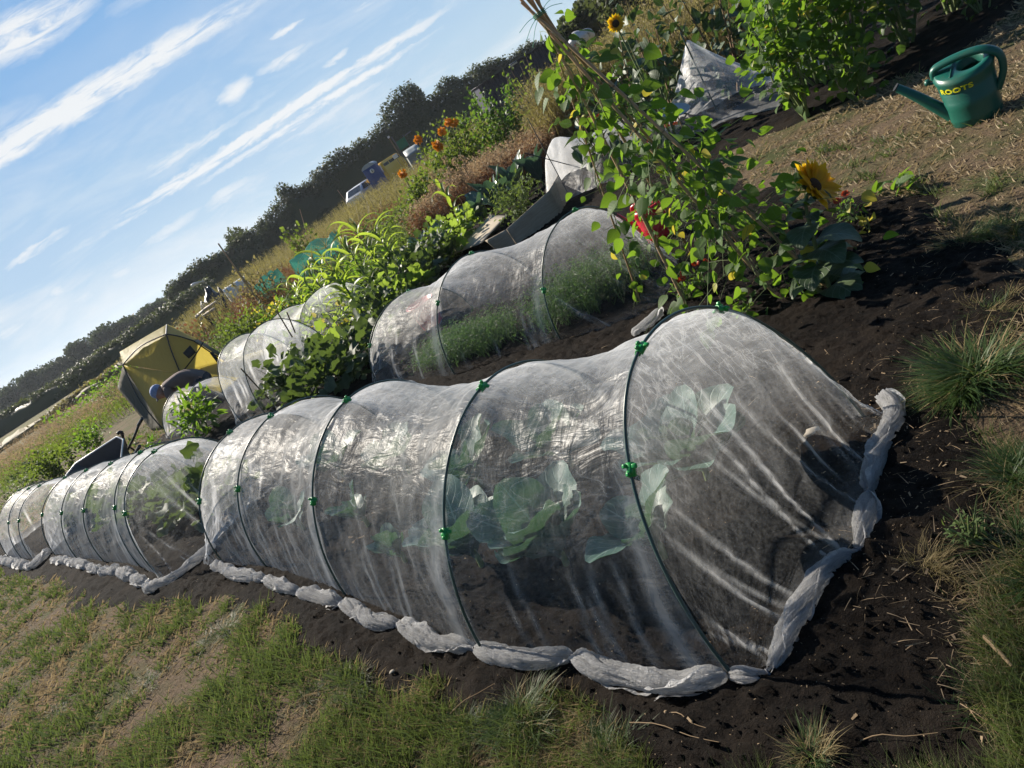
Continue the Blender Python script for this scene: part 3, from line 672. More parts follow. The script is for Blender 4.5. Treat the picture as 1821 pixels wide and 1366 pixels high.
# nearest tunnel
HA = [((.085, 1.485), .608, 1.105, .80, 2.09, .235), ((-.60, 2.146), .70, 1.22, .765, 2.0, -.08), ((-1.246, 3.149), .73, 1.22, .755, 2.0, -.10),
      ((-1.859, 4.045), .70, 1.25, .70, 2.06, .03), ((-2.272, 4.503), .80, 1.25, .66, 2.1, .02)]
hemR = GP([(1300, 1207), (1372, 1200), (1420, 1110), (1480, 1020), (1525, 985), (1540, 930), (1548, 880), (1565, 820), (1592, 750), (1575, 715)])
hemL = GP([(388, 1010), (435, 1030), (475, 1035), (535, 1058), (612, 1078), (660, 1105), (714, 1118), (780, 1150), (850, 1160), (935, 1182), (1025, 1175), (1085, 1205), (1150, 1222), (1230, 1225), (1300, 1207)])
farA = np.array([[-2.30, 4.47, 0], [-2.52, 4.75, .02], [-2.45, 5.1, .02], [-2.1, 5.35, .01], [-1.5, 5.42, 0]])
tunnel('nearest and largest insect-mesh tunnel on dark green hoops over blue-green cabbages', HA, hemR[::1], farA,
       [(hemL, GP([(475, 1037), (535, 1056), (612, 1078), (714, 1118), (850, 1160), (1025, 1175), (1300, 1207)]), .031), (hemR, GP([(1300, 1207), (1372, 1200), (1525, 985), (1548, 880)]), .027)],
       [(0, .30), (0, .47), (0, .655), (1, .24), (1, .50), (2, .25), (2, .50), (3, .26), (3, .50), (4, .24), (4, .5)], 1, step=.016, M=130)
# middle tunnel of the front row
HB = [((-2.937, 4.991), .869, 1.177, .741, 2.24, .147), ((-3.308, 5.518), .95, 1.2, .72, 2.05, .02), ((-4.026, 6.365), .833, 1.182, .665, 2.09, .04),
      ((-4.601, 6.995), .893, 1.2, .655, 2.0, 0), ((-5.251, 7.763), .9, 1.17, .62, 2.0, 0)]
hemB = GP([(100, 1000), (130, 1004), (160, 1012), (185, 1020), (215, 1022), (240, 1032), (262, 1045), (275, 1052)])
hemBR = GP([(275, 1052), (310, 1035), (345, 1010), (385, 978)])
tunnel('middle insect-mesh tunnel of the front row over leafy green plants', HB, np.vstack([hemBR, [[-2.15, 5.95, 0]]])[::1], np.array([[-5.3, 7.85, 0], [-5.45, 8.1, 0], [-5.2, 8.6, 0], [-4.55, 8.72, 0]]),
       [(hemB, GP([(130, 1004), (160, 1012), (185, 1020), (215, 1022), (240, 1032), (262, 1045)]), .038), (hemBR, [], .038)],
       [(i, tt) for i in range(5) for tt in (.27, .52)], 2, step=.03, M=90)
HC = [((-5.842, 8.31), .95, 1.146, .635, 2.02, 0), ((-6.184, 8.661), .95, 1.14, .64, 2.0, 0), ((-6.75, 9.3), .85, 1.2, .62, 1.95, 0)]
hemC = GP([(8, 1000), (22, 1003), (34, 1005), (50, 1010), (60, 1012)]); hemCR = GP([(60, 1012), (75, 1003), (92, 985)])
tunnel('farthest, smallest insect-mesh tunnel of the front row at the left edge', HC, np.vstack([hemCR, [[-4.9, 9.0, 0]]]), np.array([[-6.85, 9.4, 0], [-7.0, 9.8, 0], [-6.6, 10.2, 0], [-6.0, 10.25, 0]]),
       [(hemC, GP([(22, 1003), (34, 1005), (50, 1010)]), .045), (hemCR, [], .045)], [(i, tt) for i in range(3) for tt in (.27, .52)], 3, step=.04, M=80)
# carrot tunnel in the second row
HD = [((.451, 4.652), .524, 1.141, .673, 2.04, .015), ((-.334, 5.351), .519, 1.178, .702, 1.95, .015), ((-1.04, 6.402), .42, 1.22, .56, 1.95, -.02)]
nearD = np.array([[.46, 4.62, 0], [.72, 4.36, .01], [.98, 4.22, .02], [1.25, 4.42, .02], [1.5, 4.85, .01], [1.44, 5.22, 0]])
tunnel('insect-mesh tunnel over feathery carrots behind the nearest tunnel', HD, nearD, np.array([[-1.06, 6.45, 0], [-1.1, 6.8, 0], [-.6, 7.1, 0], [0, 6.95, 0]]),
       [(GP([(1130, 600), (1160, 580), (1178, 562)]), [], .03)], [(0, .2), (0, .56), (1, .3), (1, .57), (2, .22), (2, .58)], 4, step=.025, M=100, streaks=8)
# left part of the second row
HE = [((-2.492, 7.871), .56, 1.13, .88, 2.13, .044), ((-2.896, 8.281), .82, 1.2, .86, 2.2, .09)]
tunnel('tall insect-mesh tunnel with rounded end behind the lobed-leaf plants', HE, np.array([[-2.45, 7.85, 0], [-2.2, 7.72, 0], [-1.7, 7.9, 0], [-1.5, 8.4, 0]]), np.array([[-2.95, 8.35, 0], [-3.1, 8.7, 0], [-2.7, 9.2, 0], [-2.1, 9.2, 0]]), [], [], 5, step=.035, M=80)
HE2 = [((-2.05, 9.3), .5, 1.3, .74, 2.1, 0), ((-2.75, 10.0), .5, 1.25, .70, 2.1, 0)]
tunnel('pale netting tunnel rising behind the tall round-ended one', HE2, np.array([[-2.0, 9.25, 0], [-1.6, 9.0, 0], [-1.1, 9.3, 0], [-.9, 9.92, 0]]), np.array([[-2.8, 10.05, 0], [-2.95, 10.4, 0], [-2.4, 11.0, 0], [-1.65, 10.6, 0]]), [], [], 6, step=.05, M=70)
HF = [((-4.05, 9.75), .9, 1.1, .5, 1.9, 0), ((-4.62, 10.4), .95, 1.1, .5, 1.9, 0)]
tunnel('low netting tunnel in front of the stooping person and the yellow shelter', HF, np.array([[-4.0, 9.7, 0], [-3.7, 9.5, 0], [-3.2, 9.9, 0], [-3.3, 10.6, 0]]), np.array([[-4.65, 10.45, 0], [-4.8, 10.8, 0], [-4.5, 11.2, 0], [-4.0, 11.3, 0]]), [], [], 7, step=.04, M=70)

# draped nets farther up the plot
def drape(name, label, cells, zf, seed, matk='insect_mesh_loose', cat='crop net', part='mesh_cover', res=70):
    """cells: four ground corners (bilinear); zf(u,v) gives the supported height"""
    c = np.array(cells, float); u_, v_ = np.meshgrid(np.linspace(0, 1, res), np.linspace(0, 1, res), indexing='ij')
    P = ((1-u_)*(1-v_))[..., None]*c[0]+(u_*(1-v_))[..., None]*c[1]+(u_*v_)[..., None]*c[2]+((1-u_)*v_)[..., None]*c[3]
    z = zf(u_, v_); z = z+fbm(u_*5, v_*5, 3, seed)*.035*np.clip(z*3, .3, 1)+(1-2*np.abs(fbm(u_*3+v_*2, v_*4, 2, seed+2)))*.012
    P = np.concatenate([P+(fbm(u_*3, v_*3, 2, seed+3)*.04)[..., None], np.maximum(z, 0.01)[..., None]], -1)
    L = np.zeros((res, res, 3)); L[..., 0] = u_*2.2; L[..., 1] = v_*2.2; L[..., 2] = np.clip(1-z*5, 0, 1)*.45+.5*np.clip(np.abs(fbm(u_*3, v_*3, 2, seed+9))*-9+.8, 0, 1)
    t = thing(name, label, cat, (*P[res//2, res//2, :2], 0)); mb = MB(); mb.add(P.reshape(-1, 3), grid_faces(res, res), L.reshape(-1, 3)); mb.build(part, MT[matk], t); return t
def cone(u_, v_, cu, cv, h, k, p=1.0): return h*np.clip(1-np.hypot((u_-cu), (v_-cv))/k, 0, 1)**p
pk = AT(1218, 76, 8.2)
n1 = drape('draped_net', 'white fine net pulled up to a sharp peak by the bean bush', [(2.95, 8.55), (3.75, 7.05), (4.75, 7.6), (4.0, 9.3)],
      lambda u_, v_: np.maximum(np.maximum(cone(u_, v_, .38, .5, pk[2]+.02, .62, 1.35), cone(u_, v_, .85, .55, .55, .4, .8)), .06+.22*np.clip(1-np.hypot(u_-.55, v_-.45)/.6, 0, 1)), 31)
mb = MB(); tube(mb, [(pk[0]+.02, 8.2, 0), (pk[0], 8.2, pk[2]+.12)], .008, 6); mb.build('support_cane', MT['hoop'], n1)
n2 = drape('draped_net', 'white fine net sheet stretched over crossed canes beside the cardboard', [(1.55, 9.3), (2.35, 8.2), (3.7, 9.2), (2.7, 10.8)],
      lambda u_, v_: np.clip(.80*np.clip(np.sin(PI*np.clip(v_*.93+.03, 0, 1)), 0, 1)**.75*(1.02-1.15*u_*(1-u_)-.12*u_)*np.clip((u_+.02)*7, 0, 1)**.8*np.clip((1.03-u_)*4, 0, 1)**.8, .02, 2), 37)
for a, b in (((1.9, 9.05, 0), (2.0, 9.5, 1.15)), ((2.5, 8.9, 0), (1.75, 9.5, .8))):
    mb = MB(); tube(mb, [a, b], .006, 6); mb.build('support_cane', MT['black'], n2)

# ------------------------------------------------------------------ crops under the mesh
def cab_w(s): return (.5*np.sin(PI*np.clip((s-.16)/.86, 0, 1)**.95)**.6 if s > .17 else .035)
def cabbage(x, y, sz, nl, label, seed, name='cabbage_plant', matk='cabbage', group='brassica plants in the beds', wf=.62, upright=False):
    rng = np.random.default_rng(seed); z = gz(x, y); t = thing(name, label, 'cabbage', (x, y, z), group)
    mb = MB(); tube(mb, [(x, y, z-.02), (x+.01, y, z+.05), (x, y+.01, z+.1*sz/.3)], [.014, .012, .008], 8); mb.build('stalk', MT['stem'], t)
    a0 = rng.uniform(0, 6)
    for i in range(nl):
        az = a0+i*2.4+rng.normal(0, .2); L = sz*.92*rng.uniform(.75, 1.15)*(1-.35*(i/nl > .7)); e0 = rng.uniform(.7, 1.2) if i < nl*.6 else 1.35
        dp = rng.uniform(.1, .95)
        if upright: e0 = rng.uniform(1.05, 1.45); dp = rng.uniform(.1, .8)
        mb = MB(); long_leaf(mb, (x, y, z+.03+.05*i/nl), az, e0, e0-dp, L, lambda s: cab_w(s)*L*wf*(1 if upright else 1.08), rng.uniform(.15, .45), rng.uniform(.07, .17), rng.normal(0, .18), 16, 9, rng.random(), i+seed, rng.uniform(2, 4))
        mb.build('leaf', MT[matk], t)
    return t
CB = [((.43, 2.30), .41, 15, 'big cabbage plant alone in the open end bay of the nearest tunnel'), ((.12, 2.06), .31, 6, 'cabbage with one large curled leaf touching the first hoop'),
      ((-.20, 2.36), .36, 12, 'cabbage plant in the first bay, left of the curled-leaf one'), ((-.53, 2.68), .36, 12, 'cabbage plant just inside the second hoop'),
      ((-1.12, 3.72), .28, 6, 'small cabbage plant beside the third hoop'), ((-1.62, 4.25), .28, 6, 'cabbage plant behind the fourth hoop'),
      ((.03, 3.02), .38, 8, 'tall cabbage plant at the back of the first bay'), ((-.42, 3.35), .36, 7, 'tall cabbage at the back of the second bay'),
      ((-.82, 4.05), .36, 7, 'cabbage at the back of the third bay'), ((-1.35, 4.75), .34, 7, 'cabbage at the back of the last bay'), ((-.9, 3.1), .2, 5, 'little cabbage seedling in the second bay')]
for i, ((a, b), s_, n, lb) in enumerate(CB): cabbage(a, b, s_, n, lb, 300+i)

def leafball(mb, c, r, n, T, size, rng, up=.4, shell=.5, sq=(1, 1, 1), rnd=None, hang=0.):
    d = rdir(n, 0, rng); rr = (shell+(1-shell)*rng.random(n)**.6)[:, None]; P = np.array(c)+d*rr*np.array(r)*np.array(sq)
    fw = norm(d*.7+rng.normal(0, .6, (n, 3))+[0, 0, up-hang]); upv = norm(np.array(sunv)*.4+[0, 0, .8]+rng.normal(0, .45, (n, 3)))
    place(mb, T, P, fw, upv, size*rng.uniform(.6, 1.3, n), rnd if rnd is None else rnd)
OV = T_ovate(.36, .3, .14); OVL = T_ovate(.20, .35, .12, 5); SQ = T_fan(16, 5, .17, .1); RD = T_fan(12, 3, .05, .12, 4); OVS = T_ovate(.38, .3, .15, 4)
def leafy(name, label, cat, x, y, h, r, n, T, size, matk, seed, group=None, stems=6, mat2=None, f2=.2, hang=0., stemk='stem', sqz=1.0, shell=.3, z0=.45):
    rng = np.random.default_rng(seed); z = gz(x, y) if abs(y) < 14 else 0.0; t = thing(name, label, cat, (x, y, z), group)
    mb = MB(); tips = []
    for i in range(stems):
        a = rng.uniform(0, 2*PI); q = r*rng.uniform(.3, .9); tip = np.array([x+q*math.cos(a), y+q*math.sin(a), z+h*rng.uniform(.6, 1)])
        b = np.array([x+q*.15*math.cos(a), y+q*.15*math.sin(a), z-.02]); mid = (b+tip)/2+rng.normal(0, r*.12, 3); tube(mb, catmull([b, mid, tip], 7), np.linspace(max(.004, h*.012), .002, 7), 5); tips.append((b, mid, tip))
    mb.build('stems', MT[stemk], t)
    mats = [(matk, n)] if not mat2 else [(matk, int(n*(1-f2))), (mat2, int(n*f2))]
    for mk, c_ in mats:
        mb = MB(); k = c_//2
        d = rdir(k, 0, rng); rr = (shell+(1-shell)*rng.random(k)**.6)[:, None]; lump = 1+.25*fbm(d[:, 0]*2.5+seed, d[:, 1]*2.5+d[:, 2]*2, 3, seed)[:, None]
        P = np.array([x, y, z+h*z0*1.05])+d*rr*lump*np.array([r, r, h*.55*sqz])
        s_ = rng.integers(0, stems, c_-k); tt = rng.uniform(.25, 1, c_-k)[:, None]; B = np.array([q[0] for q in tips]); Mi = np.array([q[1] for q in tips]); Ti = np.array([q[2] for q in tips])
        P2_ = B[s_]*(1-tt)**2+2*Mi[s_]*tt*(1-tt)+Ti[s_]*tt**2+rng.normal(0, size*.7, (c_-k, 3)); P = np.vstack([P, P2_]); P[:, 2] = np.maximum(P[:, 2], z+size*.3)
        fw = norm(norm(P-[x, y, z+h*.3])*.7+rng.normal(0, .6, P.shape)+[0, 0, .15-hang]); upv = norm(np.array([0, 0, .8])+rng.normal(0, .5, P.shape)+np.array(sunv)*.5)
        place(mb, T, P, fw, upv, size*rng.uniform(.55, 1.3, len(P)), rng.random(len(P))); mb.build('foliage', MT[mk], t)
    return t
# leafy plants in tunnel B and C
for i, (a, b, h, r_, lb) in enumerate([(-2.55, 5.6, .42, .33, 'bushy lobed-leaf plant in the open near end of the middle tunnel'), (-2.95, 6.1, .42, .32, 'lobed-leaf plant second from the near end of the middle tunnel'),
        (-3.5, 6.7, .4, .3, 'lobed-leaf plant in the centre of the middle tunnel'), (-4.2, 7.5, .36, .3, 'lobed-leaf plant near the far end of the middle tunnel'),
        (-5.3, 8.7, .3, .25, 'lobed-leaf plant at the near end of the smallest tunnel')]):
    leafy('squash_plant', lb, 'squash plant', a, b, h, r_, 70, SQ, .13, 'squash', 400+i, 'squash plants under mesh', 8)
def feathery(x0, y0, x1, y1, wid, h, n, seed, label):
    rng = np.random.default_rng(seed); mb = MB(); t_ = rng.random(n)[:, None]; c = np.array([x0, y0])*(1-t_)+np.array([x1, y1])*t_
    den = fbm(c[:, 0]*3, c[:, 1]*3, 3, seed); c = c+rng.normal(0, wid, (n, 2))
    P0 = np.column_stack([c, np.full(n, .03)])
    V, F = [], []
    for k in range(4):
        az = rng.uniform(0, 2*PI, n); tl = rng.uniform(.1, .8, n); fw = np.stack([np.cos(az)*np.sin(tl), np.sin(az)*np.sin(tl), np.cos(tl)], 1); hh = h*rng.uniform(.5, 1.1, n)*(1+.4*den)
        place(mb, T_blade(4, .008, .3), P0, fw, np.stack([-np.cos(az), -np.sin(az), np.ones(n)], 1), hh)
        for q in range(9):
            s_ = rng.uniform(.35, 1, n)[:, None]; Pm = P0+fw*(hh[:, None]*s_)+rng.normal(0, .022, (n, 3)); place(mb, T_blade(2, .09, .1), Pm, rdir(n, .1, rng), rdir(n, .5, rng), rng.uniform(.018, .04, n))
    return tag(mb.build('carrot_tops', MT['carrot']), label, 'carrots', kind='stuff')
feathery(.55, 5.1, 1.15, 4.85, .12, .34, 420, 1, 'dense feathery carrot tops in the right half of the carrot tunnel')
feathery(-.45, 6.0, .15, 5.35, .10, .25, 420, 2, 'feathery carrot tops in the left half of the carrot tunnel')
# ------------------------------------------------------------------ wigwam of canes with climbing beans
TIE = AT(960, 26, 3.75)
FEET = [G(1140, 545), G(1228, 560), G(1385, 528), G(1478, 513), np.array([1.75, 4.35, 0]), np.array([1.55, 4.7, 0])]
wig = thing('bean_wigwam', 'bamboo cane wigwam tied with teal twine at the top', 'cane wigwam', (1.35, 3.9, 0))
LEAN = []
for i, ft in enumerate(FEET):
    off = np.array([math.cos(i*1.05+.4), math.sin(i*1.05+.4), 0])*.022; top = TIE+off; e = top+(top-ft)/np.linalg.norm(top-ft)*(.10+.05*(i % 3))
    mb = MB(); pts = catmull([ft-[0, 0, .03], (ft+top)/2+np.array([.01, .0, -.01])*(i % 2), e], 14); tube(mb, pts, np.linspace(.0085, .0065, 14)*(.75 if i == 0 else 1.15), 9); mb.build('cane', MT['bamboo'], wig); LEAN.append((ft, top))
mb = MB(); a = np.linspace(0, 2*PI*3, 40); tube(mb, TIE+np.stack([np.cos(a)*.034, np.sin(a)*.034, np.linspace(-.012, .012, 40)], 1), .0022, 5); mb.build('twine', MT['teal_string'], wig)
for e in ((-.13, 0, -.02), (-.12, 0, -.07), (-.10, .02, -.11), (.13, .02, -.01), (.11, -.03, .03)):
    mb = MB(); tube(mb, catmull([TIE+[0, 0, 0], TIE+np.array(e)*.5+[0, 0, .012], TIE+np.array(e)], 8), .0013, 4); mb.build('twine_end', MT['teal_string'], wig)
BN = T_ovate(.44, .22, .10, 7)
def vine(i, label, n, dens, size, seed, spread=.035, yell=.06):
    rng = np.random.default_rng(seed); ft, top = LEAN[i]; t = thing('climbing_bean', label, 'bean plant', ft, 'beans climbing the cane wigwam')
    s = np.linspace(0, dens[-1][0], 90); a = s*26+seed; ax = norm(top-ft); s1 = norm(np.cross(ax, [1, 0, 0.2])); s2 = np.cross(ax, s1)
    C = ft+(top-ft)*s[:, None]+(np.cos(a)[:, None]*s1+np.sin(a)[:, None]*s2)*.02
    mb = MB(); tube(mb, C, .0028, 5); mb.build('vine_stem', MT['stem'], t)
    xs, ds = zip(*dens); g_ = np.linspace(0, xs[-1], 200); w = np.interp(g_, xs, ds); cdf = np.cumsum(w)/w.sum()
    q = np.interp(rng.random(n), cdf, g_); sp_ = spread*(1+np.interp(q, xs, ds)*1.2)
    base = ft+(top-ft)*q[:, None]; P = base+rng.normal(0, 1, (n, 3))*sp_[:, None]*[1, 1, .8]; P[:, 2] = np.maximum(P[:, 2], .03)
    fw = norm(norm(P-base)*[1, 1, .3]+rng.normal(0, .35, (n, 3))+[0, 0, -.55]); up = norm(rng.normal(0, .7, (n, 3))+np.array(sunv)*.3+[0, 0, .4])
    yl = rng.random(n) < yell; sz = size*rng.uniform(.5, 1.2, n)
    for k, mk in ((~yl & (rng.random(n) < .75), 'bean'), (yl, 'yellowing')):
        if k.sum(): mb = MB(); place(mb, BN, P[k], fw[k], up[k], sz[k]); mb.build('foliage', MT[mk], t)
    mb = MB()
    for j in range(0, n, 3): tube(mb, catmull([base[j], (base[j]+P[j])/2+[0, 0, .015], P[j]], 4), .0013, 4, cap=False)
    mb.build('leaf_stalks', MT['stem'], t); return t
vine(0, 'sparse bean vine twisting up the thin outer cane above the carrot tunnel', 40, [(0, 1), (.2, 2.4), (.45, 1.4), (.6, .1), (.7, 0)], .075, 1, .018, .1)
vine(1, 'bean vine on the stout cane rising behind the nearest hoop', 60, [(0, .8), (.25, .8), (.5, 1.), (.8, 1.2), (.95, .4)], .08, 2, .02, .06)
vine(2, 'dense bean vine hiding the lower half of the middle canes', 400, [(0, 1.2), (.15, 3.2), (.4, 3.2), (.62, 1.6), (.85, .9), (.97, .3)], .088, 3, .046, .03)
vine(3, 'leafy bean vine beside the large sunflower', 130, [(0, 1.), (.12, 2.2), (.4, 1.8), (.6, .5), (.7, 0)], .085, 4, .045, .03)
vine(4, 'bean vine on the back cane farthest from the nearest tunnel', 210, [(0, 1.5), (.2, 2.5), (.5, 2.2), (.75, 1), (.95, .5)], .085, 5, .045, .03)
vine(5, 'bean vine at the back left of the wigwam', 115, [(0, 1.2), (.3, 2), (.6, 1.6), (.85, .9)], .08, 6, .042, .03)

# ------------------------------------------------------------------ flowers
def flower_head(t, c, nrm_, R, npet, matk='petal', disk=.42, seed=0, cup=.18, rows=2, wid=.17, sepals=True):
    rng = np.random.default_rng(seed); n_ = norm(np.array(nrm_, float)); s1 = norm(np.cross(n_, [0, 0, 1.])+1e-6); s2 = np.cross(n_, s1); c = np.array(c)
    mb = MB(); pr = [(R*disk*math.cos(a), R*.10*math.sin(a)) for a in np.linspace(-PI/2, PI/2, 7)]; a = np.linspace(0, 2*PI, 21)[:-1]
    V = np.concatenate([c+(np.cos(a)[:, None]*s1+np.sin(a)[:, None]*s2)*r_+n_*z_ for r_, z_ in pr]); mb.add(V, grid_faces(len(pr), 20, True)); mb.build('seed_disk', MT['disk'], t)
    mb = MB(); T = T_ovate(wid*1.35, -.12, .1, 7)
    for k in range(rows):
        a = np.linspace(0, 2*PI, npet, endpoint=False)+k*PI/npet+rng.normal(0, .06, npet); rd = np.cos(a)[:, None]*s1+np.sin(a)[:, None]*s2
        place(mb, T, c+rd*R*disk*.82-n_*.002*k, rd+n_*(cup+rng.normal(0, .14, npet)[:, None]), np.tile(n_, (npet, 1))+rng.normal(0, .15, (npet, 3)), R*(1-disk*.8)*rng.uniform(.85, 1.12, npet))
    mb.build('petals', MT[matk], t)
    if sepals:
        mb = MB(); a = np.linspace(0, 2*PI, 14, endpoint=False); rd = np.cos(a)[:, None]*s1+np.sin(a)[:, None]*s2
        place(mb, T_ovate(.25, .3, .1, 5), c+rd*R*disk*.4-n_*.012, rd-n_*.15, np.tile(-n_, (14, 1)), R*.75*np.ones(14)); mb.build('sepals', MT['sunleaf'], t)
def heart(s): return .5*np.sin(PI*np.clip((s-.12)/.9, 0, 1)**.62)**.8 if s > .13 else .03
sb = G(1478, 520); sh = AT(1450, 328, 3.12); t = thing('sunflower', 'large golden sunflower in bloom facing the grass path', 'sunflower', sb)
nH = norm(np.array([.56, -.72, .36])); mb = MB(); S = catmull([sb-[0, 0, .03], sb+[.02, .01, .22], sh-[.06, -.03, .06], sh-nH*.02], 16); tube(mb, S, np.linspace(.012, .008, 16), 8); mb.build('stalk', MT['stem'], t)
flower_head(t, sh, nH, .128, 30, 'petal', .29, 3)
rng = np.random.default_rng(4)
for i in range(22):
    q = S[1+int(i*.6)]; L = rng.uniform(.14, .25)*(1 if i < 17 else .65); az = i*2.35; mb = MB()
    long_leaf(mb, q, az, rng.uniform(.2, .8), rng.uniform(-1.5, -.7), L, lambda s: heart(s)*L*.8, .15, .06, rng.normal(0, .2), 12, 7, rng.random(), i, 2.2); mb.build('leaf', MT['sunleaf'], t)
# dark leaved sunflowers beyond the nets, one with a bright small head
h2 = AT(1095, 42, 8.3); t = leafy('sunflower', 'small bright sunflower bloom with dark centre among tall dark leaves', 'sunflower', h2[0]+.02, 8.3, h2[2]-.08, .3, 50, OV, .15, 'sunleaf', 501, 'tall plants behind the draped nets', 4, sqz=.8)
mb = MB(); tube(mb, [(h2[0]+.02, 8.3, 0), h2-[0, -.02, 0]], .009, 6); mb.build('stalk', MT['stem'], t)
flower_head(t, h2, (-.25, -.9, .1), .10, 16, 'petal', .42, 5, rows=2)
for i, (a, b, h, r_, n, lb) in enumerate([(3.05, 9.0, 1.65, .42, 120, 'tall dark-leaved sunflower left of the net peak'), (3.7, 9.5, 1.7, .45, 130, 'tall dark-leaved sunflower directly behind the net peak'),
        (4.5, 9.2, 1.7, .5, 130, 'tall dark-leaved sunflower right of the net peak'), (2.5, 8.8, 1.0, .4, 90, 'shorter dark leafy plant between the two draped nets'), (5.3, 9.6, 1.7, .5, 120, 'tall dark-leaved sunflower at the top edge beyond the bean bush'), (4.2, 10.6, 1.5, .5, 100, 'dark-leaved plant farthest back behind the net peak')]):
    leafy('sunflower_foliage', lb, 'leafy plant', a, b, h, r_, n, OV, .17, 'sunleaf', 510+i, 'tall plants behind the draped nets', 6, stemk='stem_brown', hang=.5, shell=.1)
# bean rows at the top right
for i, (a, b, h, r_, n, lb) in enumerate([(3.55, 6.25, 1.25, .42, 520, 'bright bushy bean plant right of the net peak'), (4.15, 6.3, 1.35, .45, 520, 'dense bean plant second from the net peak'),
        (4.75, 6.4, 1.4, .5, 430, 'dense bean plant behind the green watering can'), (5.45, 6.6, 1.5, .55, 380, 'bean plant in the top right corner'), (4.3, 7.1, 1.5, .55, 380, 'bean plant at the back of the top right row'), (3.75, 5.75, .5, .22, 90, 'low bean shoots trailing onto the soil in front of the bean row')]):
    leafy('bean_bush', lb, 'bean plant', a, b, h, r_, n, BN, .092, 'bean' if i < 2 or i == 5 else 'bean_dark', 520+i, 'bean row above the path', 9, 'yellowing', .04, hang=.45, shell=.15, z0=.5)
for i, (a, b) in enumerate([(5.2, 6.0), (5.9, 6.6), (6.3, 7.4)]):
    leafy('hedge_plant', ['dark low shrub behind the watering can handle', 'dark shrub at the top right corner edge', 'dark shrub beyond the top right corner'][i], 'shrub', a, b, .8+.3*i, .5, 350, OVS, .06, 'bean_dark', 560+i, 'dark shrubs at the end of the path', 8)
# herbaceous small things
def marigold(p, label, seed, r_=.06, nh=3, lv='bean', matk='petal_red'):
    t = leafy('marigold', label, 'marigold', p[0], p[1], r_*2.1, r_, 90, OVL, .035, lv, seed, 'marigolds along the beds', 4)
    rng = np.random.default_rng(seed)
    for i in range(nh): flower_head(t, (p[0]+rng.normal(0, r_*.6), p[1]+rng.normal(0, r_*.6), .02+r_*2.1+rng.random()*.04), (rng.normal(0, .4), -.5, .8), .024, 12, matk, .2, seed+i, .3, 3, .3, False)
marigold(G(1228, 535), 'orange-red marigold at the foot of the stout cane', 601); marigold(G(1255, 515), 'orange-red marigold just behind the first at the wigwam foot', 602)
marigold(G(1520, 400), 'small orange marigold behind the large sunflower', 603, .07, 2)
marigold(AT(1155, 235, 6.6)*[1, 1, 0], 'red flowers behind the canes in front of the draped net', 605, .25, 4)
marigold(AT(1015, 180, 9)*[1, 1, 0]+[0, 0, 0], 'dark red flowers on tall stems left of the canes', 606, .35, 4, 'sunleaf')
leafy('seedling', 'small yellowing seedling alone on the dark soil', 'seedling', *G(1548, 415)[:2], .09, .035, 14, BN, .055, 'yellowing', 610, None, 3)
leafy('weed', 'torn bright green leaves lying on the edge of the path', 'leaves', *G(1590, 338)[:2], .03, .12, 16, OV, .08, 'bean', 611, None, 3, sqz=.4)
leafy('weed', 'small green shoots with curled leaves at the wigwam foot', 'weed', *G(1330, 560)[:2], .10, .07, 24, BN, .05, 'bean', 612, None, 3)
dz = G(1725, 965); t = leafy('daisy', 'small white daisy plant with yellow centres by the right-hand grass', 'daisy', dz[0], dz[1], .07, .05, 80, OVL, .018, 'herb', 613, None, 5)
for i, (a, b) in enumerate([(1722, 957), (1795, 935), (1745, 985)]):
    q = AT(a, b, dz[1]); flower_head(t, q, (.1, -.4, .9), .011, 14, 'petal_white', .35, 620+i, 0, 1, .2, False)
# twigs and straws
for i, (a, b, lb) in enumerate([((1520, 1322), (1668, 1303), 'straight dry straw lying on the soil at the bottom edge'), ((1185, 1268), (1265, 1297), 'dry stalk with a round seed head on the shaded soil'), ((1120, 1285), (1305, 1325), 'long bent dry stem near the bottom edge'),
        ((1752, 1132), (1800, 1185), 'split pale wooden stick on the soil at the right'), ((1770, 960), (1700, 930), 'long green grass stalk leaning over the shaded soil'), ((800, 1270), (880, 1215), 'dry straw crossing the soil below the rolled hem')]):
    p, q = G(*a, .02), G(*b, .03); mb = MB(); rr = .006 if i == 3 else .0014; tube(mb, catmull([p, p*.7+q*.3+np.array([.006, .004, .010])*(i != 3), p*.35+q*.65+np.array([-.006, 0, .006])*(i != 3), q], 9), rr*np.linspace(1.2, .6, 9), 6)
    if i == 1: lathe(mb, [(.0, -.008), (.007, -.004), (.008, .001), (.005, .006), (0, .008)], p, 10)
    tag(mb.build('dry_stem', MT['straw' if i != 4 else 'grass_green'], origin=p), lb, 'stem', 'dry stems on the soil')
for i, (a, b, s_, lb) in enumerate([(1450, 778, .022, 'pale flat stone seen through the open end of the netting'), (1570, 830, .012, 'little stone by the rolled hem corner'), (700, 1200, .009, 'pale brown chip on the soil below the hem')]):
    p = G(a, b); bm = bmesh.new(); bmesh.ops.create_icosphere(bm, subdivisions=2, radius=s_)
    for v_ in bm.verts: v_.co = Vector((v_.co.x*1.4, v_.co.y, v_.co.z*.5))*(1+.25*math.sin(v_.co.x*260+v_.co.y*190))+Vector((p[0], p[1], p[2]+s_*.5+gz(p[0], p[1])))
    mb = MB(); from_bm(mb, bm); tag(mb.build('stone', MT['gold'], origin=p), lb, 'stone')

